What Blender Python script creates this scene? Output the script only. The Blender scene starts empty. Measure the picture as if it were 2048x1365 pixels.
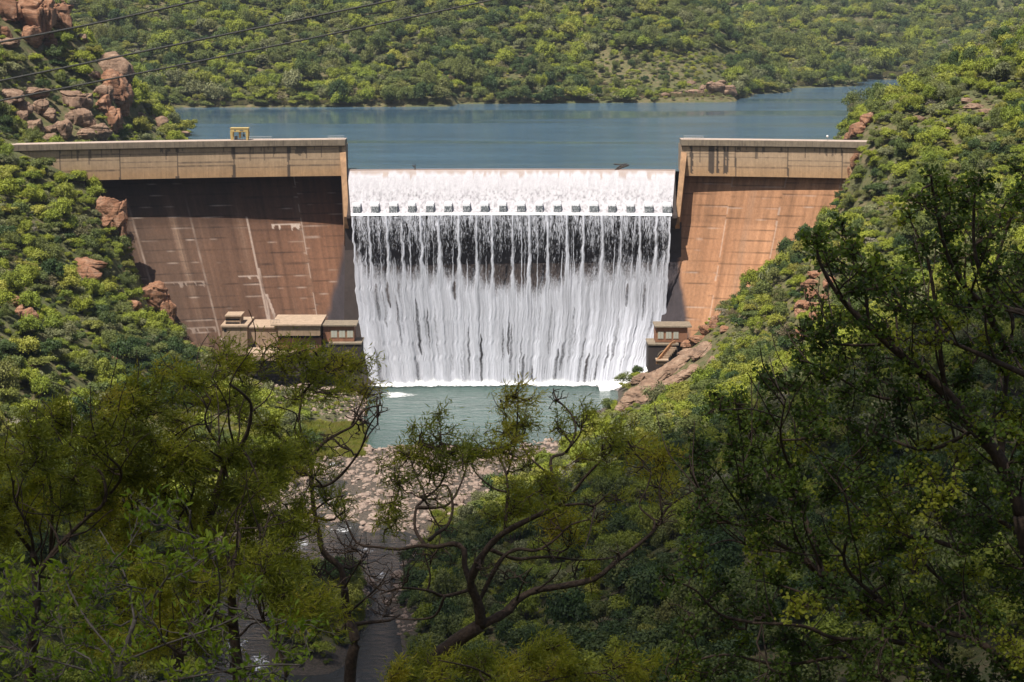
import bpy, math, random
import numpy as np
from mathutils import Vector

# ------------------------------------------------------------------ camera, world, sun, exposure
scene = bpy.context.scene
CAMZ = 50.0
FPX = 4000.0
PITCH = math.atan(693.5 / FPX)
cam_d = bpy.data.cameras.new("camera")
cam = bpy.data.objects.new("camera", cam_d)
scene.collection.objects.link(cam)
cam.location = (0, 0, CAMZ)
cam.rotation_euler = (math.pi / 2 - PITCH, 0, 0)
cam_d.sensor_width = 36.0
cam_d.lens = FPX / 2048 * 36.0
cam_d.clip_start = 0.5
cam_d.clip_end = 12000
cam_d.dof.use_dof = True
cam_d.dof.focus_distance = 560
cam_d.dof.aperture_fstop = 8.0
scene.camera = cam

SUN_EL = math.radians(65)
SUN_H = Vector((-0.62, -0.78, 0)).normalized()          # horizontal direction towards the sun
world = bpy.data.worlds.new("World")
scene.world = world
world.use_nodes = True
wn = world.node_tree.nodes; wl = world.node_tree.links
for n in list(wn): wn.remove(n)
sky = wn.new("ShaderNodeTexSky"); sky.sky_type = 'NISHITA'; sky.sun_disc = False
sky.sun_elevation = SUN_EL
sky.sun_rotation = math.atan2(SUN_H.x, SUN_H.y)
sky.altitude = 700; sky.dust_density = 4.0; sky.ozone_density = 0.5
bg = wn.new("ShaderNodeBackground"); bg.inputs[1].default_value = 0.068
wo = wn.new("ShaderNodeOutputWorld")
wl.new(sky.outputs[0], bg.inputs[0]); wl.new(bg.outputs[0], wo.inputs[0])
sun_d = bpy.data.lights.new("sun", 'SUN')
sun_d.energy = 5.0; sun_d.angle = math.radians(0.53); sun_d.color = (1.0, 0.95, 0.87)
sun = bpy.data.objects.new("sun", sun_d)
scene.collection.objects.link(sun)
SUN_V = Vector((SUN_H.x * math.cos(SUN_EL), SUN_H.y * math.cos(SUN_EL), math.sin(SUN_EL)))
sun.rotation_euler = (-SUN_V).to_track_quat('-Z', 'Y').to_euler()
sun.location = (0, 300, 400)
scene.view_settings.view_transform = 'Standard'
scene.view_settings.look = 'None'
scene.view_settings.exposure = 0.65
scene.view_settings.gamma = 1.0
scene.render.engine = 'CYCLES'
cy = scene.cycles
cy.max_bounces = 5; cy.diffuse_bounces = 2; cy.glossy_bounces = 2; cy.transmission_bounces = 2
cy.transparent_max_bounces = 12; cy.volume_bounces = 0
cy.caustics_reflective = False; cy.caustics_refractive = False
cy.use_denoising = True

# ------------------------------------------------------------------ helpers
rng = np.random.default_rng(7)
random.seed(7)
CT, ST = math.cos(PITCH), math.sin(PITCH)

def P(px, py, Y):
    """World point at distance Y (world y) seen at photo pixel (px,py)."""
    cx = (px - 1024.0) / FPX; cyy = -(py - 682.5) / FPX
    dy = CT + cyy * ST
    dz = -ST + cyy * CT
    t = Y / dy
    return (cx * t, Y, CAMZ + dz * t)

def PZ(px, py, z):
    cx = (px - 1024.0) / FPX; cyy = -(py - 682.5) / FPX
    dy = CT + cyy * ST; dz = -ST + cyy * CT
    t = (z - CAMZ) / dz
    return (cx * t, dy * t, z)

def proj(x, y, z):
    zz = z - CAMZ
    d = y * CT - zz * ST
    u = y * ST + zz * CT
    return 1024 + FPX * x / d, 682.5 - FPX * u / d, d

def px2x(px, y, z):
    return (px - 1024) / FPX * (y * CT - (z - CAMZ) * ST)

def _h(ix, iy, seed):
    n = (ix.astype(np.int64) * 374761393 + iy.astype(np.int64) * 668265263 + seed * 974634777) & 0x7fffffff
    n = ((n ^ (n >> 13)) * 1274126177) & 0x7fffffff
    n = n ^ (n >> 16)
    return (n & 0xffff) / 65535.0

def vn(x, y, seed=0):
    x = np.asarray(x, float); y = np.asarray(y, float)
    ix = np.floor(x); iy = np.floor(y)
    fx = x - ix; fy = y - iy
    fx = fx * fx * (3 - 2 * fx); fy = fy * fy * (3 - 2 * fy)
    a = _h(ix, iy, seed); b = _h(ix + 1, iy, seed); c = _h(ix, iy + 1, seed); d = _h(ix + 1, iy + 1, seed)
    return (a * (1 - fx) + b * fx) * (1 - fy) + (c * (1 - fx) + d * fx) * fy

def fbm(x, y, seed=0, o=4):
    s = 0; a = 0.5; t = 0
    for i in range(o):
        s = s + a * vn(x * 2 ** i, y * 2 ** i, seed + i * 13); t += a; a *= 0.5
    return s / t

def sstep(a, b, x):
    t = np.clip((x - a) / (b - a), 0, 1)
    return t * t * (3 - 2 * t)

def link(o, parent=None):
    scene.collection.objects.link(o)
    if parent is not None: o.parent = parent
    return o

def tag(o, label=None, cat=None, group=None, kind=None):
    if label: o['label'] = label
    if cat: o['category'] = cat
    if group: o['group'] = group
    if kind: o['kind'] = kind
    return o

def empty(name, loc=(0, 0, 0)):
    o = bpy.data.objects.new(name, None); o.location = loc
    scene.collection.objects.link(o)
    return o

def np_mesh(name, verts, faces, nside, mat=None, smooth=False, cols=None):
    """verts (n,3), faces (m,nside) index arrays, cols = {attr: (n,3|4) or (n,)}"""
    verts = np.asarray(verts, dtype=np.float32); faces = np.asarray(faces, dtype=np.int32)
    me = bpy.data.meshes.new(name)
    me.vertices.add(len(verts)); me.vertices.foreach_set("co", verts.ravel())
    m = len(faces)
    me.loops.add(m * nside); me.loops.foreach_set("vertex_index", faces.ravel())
    me.polygons.add(m)
    me.polygons.foreach_set("loop_start", np.arange(0, m * nside, nside, dtype=np.int32))
    me.polygons.foreach_set("loop_total", np.full(m, nside, dtype=np.int32))
    if smooth: me.polygons.foreach_set("use_smooth", np.ones(m, dtype=bool))
    if cols:
        for k, v in cols.items():
            v = np.asarray(v, dtype=np.float32)
            if v.ndim == 1:
                at = me.attributes.new(k, 'FLOAT', 'POINT'); at.data.foreach_set("value", v)
            else:
                if v.shape[1] == 3: v = np.hstack([v, np.ones((len(v), 1), np.float32)])
                at = me.attributes.new(k, 'FLOAT_COLOR', 'POINT'); at.data.foreach_set("color", v.ravel())
    me.update(); me.validate()
    if mat: me.materials.append(mat)
    return me

def obj(name, me, parent=None):
    return link(bpy.data.objects.new(name, me), parent)

def grid_mesh(name, X, Y, Z, mat=None, smooth=True, cols=None, keep=None, flip=False):
    ny, nx = X.shape
    v = np.stack([X.ravel(), Y.ravel(), Z.ravel()], 1)
    i = np.arange(ny * nx).reshape(ny, nx)
    f = np.stack([i[:-1, :-1], i[:-1, 1:], i[1:, 1:], i[1:, :-1]], -1).reshape(-1, 4)
    if flip: f = f[:, ::-1]
    if keep is not None: f = f[keep[:-1, :-1].ravel()]
    return np_mesh(name, v, f, 4, mat, smooth, cols)

class MB:
    """collects polygons, builds one mesh object"""
    def __init__(s): s.v = []; s.f = []
    def add(s, vs, fs):
        b = len(s.v); s.v += [tuple(v) for v in vs]; s.f += [[b + i for i in f] for f in fs]
    def box(s, x0, x1, y0, y1, z0, z1):
        s.hexa([(x0, y0, z0), (x1, y0, z0), (x1, y1, z0), (x0, y1, z0), (x0, y0, z1), (x1, y0, z1), (x1, y1, z1), (x0, y1, z1)])
    def hexa(s, p):
        s.add(p, [(3, 2, 1, 0), (4, 5, 6, 7), (0, 1, 5, 4), (1, 2, 6, 5), (2, 3, 7, 6), (3, 0, 4, 7)])
    def prism(s, poly, ax, a, b):
        """poly in the two other axes, extruded along axis ax from a to b"""
        n = len(poly); r = []
        for t in (a, b):
            for q in poly:
                if ax == 0: r.append((t, q[0], q[1]))
                elif ax == 1: r.append((q[0], t, q[1]))
                else: r.append((q[0], q[1], t))
        fs = [list(range(n))[::-1], list(range(n, 2 * n))] + [[i, (i + 1) % n, n + (i + 1) % n, n + i] for i in range(n)]
        s.add(r, fs)
    def tube(s, pts, radii, k=6, cap=True):
        pts = [Vector(p) for p in pts]; n = len(pts); b = len(s.v)
        up = Vector((0.13, 0.2, 1)).normalized()
        for i, p in enumerate(pts):
            d = (pts[min(i + 1, n - 1)] - pts[max(i - 1, 0)])
            if d.length < 1e-9: d = Vector((0, 0, 1))
            d.normalize()
            a = d.cross(up)
            if a.length < 1e-3: a = d.cross(Vector((1, 0, 0)))
            a.normalize(); c = d.cross(a)
            r = radii[i] if hasattr(radii, '__len__') else radii
            for j in range(k):
                t = 2 * math.pi * j / k
                s.v.append(tuple(p + a * (r * math.cos(t)) + c * (r * math.sin(t))))
        for i in range(n - 1):
            for j in range(k):
                q = (j + 1) % k
                s.f.append([b + i * k + j, b + i * k + q, b + (i + 1) * k + q, b + (i + 1) * k + j])
        if cap:
            s.f.append([b + j for j in range(k)][::-1]); s.f.append([b + (n - 1) * k + j for j in range(k)])
    def mesh(s, name, mat, bevel=0, smooth=False):
        me = bpy.data.meshes.new(name); me.from_pydata(s.v, [], s.f); me.update()
        import bmesh
        bm = bmesh.new(); bm.from_mesh(me)
        bmesh.ops.recalc_face_normals(bm, faces=bm.faces)
        if bevel: bmesh.ops.bevel(bm, geom=bm.edges[:], offset=bevel, segments=1, affect='EDGES')
        bm.to_mesh(me); bm.free()
        if smooth: me.polygons.foreach_set("use_smooth", [True] * len(me.polygons))
        me.materials.append(mat)
        return me
    def build(s, name, mat, parent=None, bevel=0, smooth=False):
        return obj(name, s.mesh(name, mat, bevel, smooth), parent)

# ---- material helper
class NT:
    def __init__(s, name):
        s.m = bpy.data.materials.new(name); s.m.use_nodes = True
        s.t = s.m.node_tree; s.n = s.t.nodes; s.l = s.t.links
        for n in list(s.n): s.n.remove(n)
        s.out = s.n.new("ShaderNodeOutputMaterial")
    def node(s, typ, **kw):
        n = s.n.new(typ)
        for k, v in kw.items():
            if k.startswith('i_'):
                n.inputs[k[2:].replace('_', ' ')].default_value = v
            else: setattr(n, k, v)
        return n
    def lk(s, a, b): s.l.new(a, b)
    def coord(s, kind='Object', scale=(1, 1, 1)):
        c = s.node("ShaderNodeTexCoord"); mp = s.node("ShaderNodeMapping"); mp.inputs['Scale'].default_value = scale
        s.lk(c.outputs[kind], mp.inputs[0]); return mp.outputs[0]
    def wcoord(s, scale=(1, 1, 1)):
        c = s.node("ShaderNodeNewGeometry"); mp = s.node("ShaderNodeMapping"); mp.inputs['Scale'].default_value = scale
        s.lk(c.outputs['Position'], mp.inputs[0]); return mp.outputs[0]
    def noise(s, vec, scale, detail=4, rough=0.6):
        n = s.node("ShaderNodeTexNoise"); n.inputs['Scale'].default_value = scale
        n.inputs['Detail'].default_value = detail; n.inputs['Roughness'].default_value = rough
        s.lk(vec, n.inputs['Vector']); return n.outputs['Fac']
    def ramp(s, fac, stops, interp='LINEAR'):
        r = s.node("ShaderNodeValToRGB"); e = r.color_ramp.elements; r.color_ramp.interpolation = interp
        while len(e) > 1: e.remove(e[-1])
        for i, (p, c) in enumerate(stops):
            if i == 0: e[0].position = p
            else: e.new(p)
            c = (c, c, c) if not hasattr(c, '__len__') else c
            e[i].color = (c[0], c[1], c[2], 1)
        s.lk(fac, r.inputs[0]); return r.outputs[0]
    def mix(s, f, a, b, mode='MIX'):
        m = s.node("ShaderNodeMixRGB", blend_type=mode)
        for i, x in enumerate((f, a, b)):
            if hasattr(x, 'is_linked'): s.lk(x, m.inputs[i])
            elif hasattr(x, '__len__'): m.inputs[i].default_value = (*x[:3], 1)
            else: m.inputs[i].default_value = x if i == 0 else (x, x, x, 1)
        return m.outputs[0]
    def math(s, op, a, b=0.0):
        m = s.node("ShaderNodeMath", operation=op)
        for i, x in enumerate((a, b)):
            if hasattr(x, 'is_linked'): s.lk(x, m.inputs[i])
            else: m.inputs[i].default_value = x
        return m.outputs[0]
    def attr(s, name): 
        a = s.node("ShaderNodeAttribute"); a.attribute_name = name; return a
    def bump(s, h, strength=0.5, dist=0.1):
        b = s.node("ShaderNodeBump"); b.inputs['Strength'].default_value = strength; b.inputs['Distance'].default_value = dist
        s.lk(h, b.inputs['Height']); return b.outputs[0]
    def bsdf(s, col, rough=0.85, normal=None, spec=0.3, **kw):
        b = s.node("ShaderNodeBsdfPrincipled")
        if hasattr(col, 'is_linked'): s.lk(col, b.inputs['Base Color'])
        else: b.inputs['Base Color'].default_value = (*col[:3], 1)
        if hasattr(rough, 'is_linked'): s.lk(rough, b.inputs['Roughness'])
        else: b.inputs['Roughness'].default_value = rough
        b.inputs['Specular IOR Level'].default_value = spec
        if normal is not None: s.lk(normal, b.inputs['Normal'])
        for k, v in kw.items(): b.inputs[k.replace('_', ' ')].default_value = v
        return b
    def done(s, b, disp=None):
        s.lk(b.outputs[0] if hasattr(b, 'outputs') else b, s.out.inputs[0]); return s.m

def simple_mat(name, col, rough=0.8, var=0.25, scale=3.0, bump=0.3):
    t = NT(name); v = t.wcoord()
    n = t.noise(v, scale, 5)
    c = t.mix(1.0, col, t.ramp(n, [(0.3, 1 - var), (0.7, 1 + var)]), 'MULTIPLY')
    return t.done(t.bsdf(c, rough, t.bump(n, bump, 0.1)))

# ------------------------------------------------------------------ materials
def leaf_mat(name, stops, trans=0.30, inst=True):
    """leaf colour from object / instance random and a per-leaf tint"""
    t = NT(name)
    oi = t.node("ShaderNodeObjectInfo")
    tint = t.attr("tint").outputs['Fac']
    c = t.ramp(oi.outputs['Random'], stops) if inst else t.ramp(tint, stops)
    if inst: c = t.mix(1.0, c, t.ramp(tint, [(0.0, 0.62), (0.5, 0.98), (1.0, 1.5)]), 'MULTIPLY')
    d = t.bsdf(c, 0.55, None, 0.25)
    tr = t.node("ShaderNodeBsdfTranslucent")
    c2 = t.mix(1.0, c, (1.15, 1.1, 0.45), 'MULTIPLY'); t.lk(c2, tr.inputs[0])
    mx = t.node("ShaderNodeMixShader"); mx.inputs[0].default_value = trans
    t.lk(d.outputs[0], mx.inputs[1]); t.lk(tr.outputs[0], mx.inputs[2])
    return t.done(mx)

M = {}
M['leaf_bright'] = leaf_mat("leaf_bright_green", [(0, (.22, .25, .028)), (.35, (.28, .31, .036)), (.7, (.19, .24, .032)), (1, (.33, .32, .055))])
M['leaf_mid'] = leaf_mat("leaf_mid_green", [(0, (.13, .16, .038)), (.4, (.165, .185, .05)), (.7, (.11, .15, .04)), (1, (.20, .20, .06))])
M['leaf_dark'] = leaf_mat("leaf_dark_green", [(0, (.045, .08, .022)), (.5, (.065, .10, .028)), (1, (.085, .115, .032))])
M['leaf_grey'] = leaf_mat("leaf_grey_green", [(0, (.17, .18, .08)), (.5, (.22, .22, .10)), (1, (.15, .165, .07))], 0.2)
M['leaf_brown'] = leaf_mat("leaf_brownish", [(0, (.16, .12, .065)), (.5, (.19, .16, .08)), (1, (.14, .13, .06))], 0.2)
M['leaf_feather'] = leaf_mat("leaf_olive_feather", [(0, (.17, .195, .025)), (.4, (.27, .29, .033)), (.8, (.38, .38, .04)), (1, (.44, .38, .05))], 0.5, False)
M['leaf_round'] = leaf_mat("leaf_round_green", [(0, (.05, .08, .02)), (.5, (.10, .155, .025)), (.85, (.20, .27, .035)), (1, (.40, .42, .05))], 0.45, False)
M['leaf_lance'] = leaf_mat("leaf_lance_green", [(0, (.16, .24, .025)), (.6, (.26, .36, .03)), (1, (.38, .46, .05))], 0.5, False)
M['leaf_yellow'] = leaf_mat("leaf_yellow_green", [(0, (.22, .225, .04)), (.5, (.27, .255, .05)), (1, (.20, .22, .05))])
M['leaf_bare'] = leaf_mat("leaf_dry_grey", [(0, (.22, .19, .14)), (1, (.28, .25, .19))], .1)
M['bark'] = simple_mat("bark", (.10, .075, .055), .9, .4, 2.0)
M['bark_dark'] = simple_mat("bark_dark", (.085, .058, .040), .9, .45, 12.0)
M['bark_pale'] = simple_mat("bark_pale", (.15, .125, .10), .9, .3, 12.0)

def rock_mat(name, c1, c2, c3, dark=(.06, .045, .035)):
    t = NT(name); v = t.wcoord()
    n = t.noise(v, .55, 6, .65); n2 = t.noise(v, 3.2, 5, .7)
    strat = t.noise(t.wcoord((.15, .15, 1.6)), 1.0, 4)
    c = t.ramp(n, [(.3, c1), (.5, c2), (.68, c3)])
    c = t.mix(t.ramp(n2, [(.52, 0), (.75, .75)]), c, dark)
    c = t.mix(t.ramp(strat, [(.35, .45), (.5, 0)]), c, dark)
    h = t.math('ADD', n2, strat)
    return t.done(t.bsdf(c, .9, t.bump(h, .8, .5), .2))
M['rock_red'] = rock_mat("red_rock", (.23, .11, .06), (.31, .155, .088), (.38, .23, .15))
M['rock_pink'] = rock_mat("pinkish_rock", (.17, .105, .07), (.26, .165, .11), (.38, .265, .185))
M['cobble'] = rock_mat("cobble_rock", (.25, .18, .14), (.34, .25, .20), (.43, .34, .28), (.11, .085, .07))

t = NT("hillside_ground"); v = t.wcoord()
n1 = t.noise(v, .035, 5, .6); n2 = t.noise(v, .5, 6, .7); n3 = t.noise(v, 2.5, 4, .7)
c = t.ramp(n2, [(.32, (.06, .07, .025)), (.48, (.10, .095, .04)), (.6, (.15, .115, .065)), (.75, (.22, .15, .10))])
c = t.mix(t.ramp(n1, [(.45, 0), (.62, .8)]), c, (.075, .085, .035))
wet = t.node("ShaderNodeSeparateXYZ"); t.lk(v, wet.inputs[0])
lo = t.ramp(t.math('MULTIPLY', t.math('ADD', wet.outputs[2], 57.9), .5), [(0, 1), (.8, 0)])
c = t.mix(lo, c, t.mix(t.ramp(n3, [(.4, 0), (.6, 1)]), (.05, .045, .035), (.11, .085, .068)))  # low bed colour darkened to stand for shade in gaps between cobbles
M['ground'] = t.done(t.bsdf(c, .95, t.bump(n2, .8, .6), .15))

def vc_concrete(name, rough=.9):
    t = NT(name); v = t.wcoord()
    c = t.attr("col").outputs['Color']
    n = t.noise(v, 1.1, 6, .7)
    st = t.noise(t.wcoord((2.2, 2.2, .12)), 1.0, 4, .7)
    c = t.mix(1.0, c, t.ramp(n, [(.3, .86), (.7, 1.12)]), 'MULTIPLY')
    c = t.mix(1.0, c, t.ramp(st, [(.3, .85), (.7, 1.12)]), 'MULTIPLY')
    return t.done(t.bsdf(c, rough, t.bump(n, .35, .12), .25))
M['wall_vc'] = vc_concrete("stained_concrete")
def conc(name, col, streak=.3):
    t = NT(name); v = t.wcoord(); n = t.noise(v, .7, 6, .7)
    st = t.noise(t.wcoord((1.5, 1.5, .1)), 1.2, 5, .7)
    c = t.mix(1.0, col, t.ramp(n, [(.3, .75), (.7, 1.2)]), 'MULTIPLY')
    c = t.mix(t.ramp(st, [(.5, 0), (.72, streak)]), c, (.05, .04, .035))
    return t.done(t.bsdf(c, .9, t.bump(n, .3, .1), .25))
M['conc_cap'] = conc("weathered_cap_concrete", (.22, .175, .125), .8)
M['conc_top'] = conc("crest_roadway", (.42, .33, .27), .2)
M['conc_tan'] = conc("tan_plaster", (.32, .225, .15), .55)
M['conc_pale'] = conc("pale_roof_concrete", (.37, .27, .19), .3)  # one even tone, a little paler than the tan walls
M['conc_brown'] = conc("brown_brickwork", (.27, .13, .075), .35)
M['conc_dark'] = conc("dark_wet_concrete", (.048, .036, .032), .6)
M['conc_grey'] = conc("grey_slipway_concrete", (.19, .16, .15), .35)
M['conc_fin'] = conc("orange_tan_concrete", (.36, .215, .12), .35)
M['dark_hole'] = simple_mat("opening_shadow", (.012, .012, .014), .9, .2)
M['glass'] = NT("window_glass"); _b = M['glass'].bsdf((.42, .42, .36), .25, None, .6); M['glass'] = M['glass'].done(_b)
M['glass_dark'] = NT("dark_window_glass"); _b = M['glass_dark'].bsdf((.03, .035, .03), .12, None, .6); M['glass_dark'] = M['glass_dark'].done(_b)
M['frame'] = simple_mat("window_frame", (.38, .30, .20), .7, .1)
M['yellow'] = simple_mat("yellow_steel", (.50, .36, .14), .55, .15, 1.5, .1)
M['steel'] = simple_mat("grey_steel", (.16, .15, .14), .6, .2, 2, .1)
M['white'] = simple_mat("white_paint", (.75, .72, .68), .6, .1, 2, .05)
M['cable'] = simple_mat("cable_grey", (.27, .25, .21), .6, .2, 60, .4)
M['log'] = simple_mat("driftwood", (.06, .045, .035), .9, .4, 2)

def water_mat(name, deep, bump_s, sc, rough=.06, calm=False, sparkle=0):
    t = NT(name)
    v1 = t.wcoord((sc, sc, sc))
    n = t.noise(v1, 1.0, 5, .65)
    n2 = t.noise(t.wcoord((sc * .25, sc * .5, 1)), 1.0, 3, .6)
    h = t.math('ADD', n, t.math('MULTIPLY', n2, 1.4))
    b = t.node("ShaderNodeBump"); b.inputs['Distance'].default_value = 1.0
    if calm:
        m = t.math('SUBTRACT', t.noise(t.wcoord((.002, .018, 1)), 1.0, 2, .5), .06)
        sy = t.node("ShaderNodeSeparateXYZ"); t.lk(t.wcoord(), sy.inputs[0])
        wob = t.math('MULTIPLY', t.noise(t.wcoord((.008, .05, 1)), 1.0, 3), 50)
        bd = t.ramp(t.math('DIVIDE', t.math('SUBTRACT', t.math('ADD', sy.outputs[1], wob), 805), 110), [(.0, 0), (.12, .3), (.7, .3), (.85, 0)])
        side = t.ramp(t.math('DIVIDE', t.math('ADD', sy.outputs[0], 160), 320), [(.3, 1), (.8, .3)])
        m = t.math('ADD', m, t.math('MULTIPLY', bd, side))
        f = t.ramp(m, [(.47, bump_s), (.56, bump_s * .05)])
        t.lk(f, b.inputs['Strength'])
    else: b.inputs['Strength'].default_value = bump_s
    t.lk(h, b.inputs['Height'])
    big = t.noise(t.wcoord((.02, .05, 1)), 1.0, 4)
    c = t.mix(1.0, deep, t.ramp(big, [(.3, .8), (.7, 1.25)]), 'MULTIPLY')
    s = t.bsdf(c, rough, b.outputs[0], .5, IOR=1.33)
    return t.done(s)
M['lake'] = water_mat("lake_water", (.055, .105, .15), .55, .55, .08, True)
M['pool'] = water_mat("pool_water", (.045, .085, .072), .75, .5, .10)
M['river'] = water_mat("river_water", (.03, .032, .03), .95, .7, .04)

# falling water: alpha from attribute 'den', colour from attribute 'col'
t = NT("falling_water"); v = t.wcoord()
den = t.attr("den").outputs['Fac']; col = t.attr("col").outputs['Color']
fn = t.noise(t.wcoord((3.2, 3.2, 1.3)), 1.0, 4, .8)
a = t.math('ADD', den, t.math('MULTIPLY', t.math('SUBTRACT', fn, .5), .9))
a = t.ramp(a, [(.22, 0), (.75, 1)])
d = t.bsdf(col, .6, t.bump(fn, .5, .35), .3)
tp = t.node("ShaderNodeBsdfTransparent"); mx = t.node("ShaderNodeMixShader")
tl = t.node("ShaderNodeBsdfTranslucent"); t.lk(col, tl.inputs[0])
m2 = t.node("ShaderNodeMixShader"); m2.inputs[0].default_value = .25
t.lk(d.outputs[0], m2.inputs[1]); t.lk(tl.outputs[0], m2.inputs[2])
t.lk(a, mx.inputs[0]); t.lk(tp.outputs[0], mx.inputs[1]); t.lk(m2.outputs[0], mx.inputs[2])
M['falls'] = t.done(mx)
# white water running over concrete (opaque)
t = NT("white_water"); v = t.wcoord()
col = t.attr("col").outputs['Color']
fn = t.noise(t.wcoord((2.6, 2.6, .8)), 1.0, 5, .8)
c = t.mix(t.ramp(fn, [(.40, .38), (.56, 0)]), col, (.34, .29, .33))
M['whitewater'] = t.done(t.bsdf(c, .55, t.bump(fn, .5, .3), .4))
t = NT("foam"); v = t.wcoord(); fn = t.noise(v, 1.4, 6, .8)
d = t.bsdf(t.ramp(fn, [(.35, .55), (.6, .9)]), .7, t.bump(fn, .6, .3))
tp = t.node("ShaderNodeBsdfTransparent"); mx = t.node("ShaderNodeMixShader")
a = t.math('ADD', t.attr("den").outputs['Fac'], t.math('MULTIPLY', t.math('SUBTRACT', fn, .5), 1.6))
t.lk(t.ramp(a, [(.42, 0), (.6, 1)]), mx.inputs[0]); t.lk(tp.outputs[0], mx.inputs[1]); t.lk(d.outputs[0], mx.inputs[2])
M['foam'] = t.done(mx)
# ------------------------------------------------------------------ terrain (stations measured at cross sections)
BED = -7.0; FLOOR = -60.0; WL = -59.0
def S(Y, left, right, floor):
    """left/right: photo pixel outlines of the ground at this distance"""
    a = [P(px, py, Y) for px, py in left]; b = [P(px, py, Y) for px, py in right]
    xs = [p[0] for p in a]; zs = [p[2] for p in a]
    if a and b and floor is not None:
        xs += [a[-1][0] + 3, b[0][0] - 3]; zs += [floor, floor]
    xs += [p[0] for p in b]; zs += [p[2] for p in b]
    # carry the slopes on beyond the frame
    sl = max(.25, (zs[0] - zs[1]) / max(1, xs[1] - xs[0])); sr = max(.25, (zs[-1] - zs[-2]) / max(1, xs[-1] - xs[-2]))
    xs = [xs[0] - 1500, xs[0] - 150] + xs + [xs[-1] + 150, xs[-1] + 1500]
    zs = [zs[0] + 150 * min(sl, .7) + 200, zs[0] + 150 * min(sl, .7)] + zs + [zs[-1] + 150 * min(sr, .7), zs[-1] + 150 * min(sr, .7) + 200]
    return Y, xs, zs
def flat(Y, pts): return Y, [p[0] for p in pts], [p[1] for p in pts]
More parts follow.
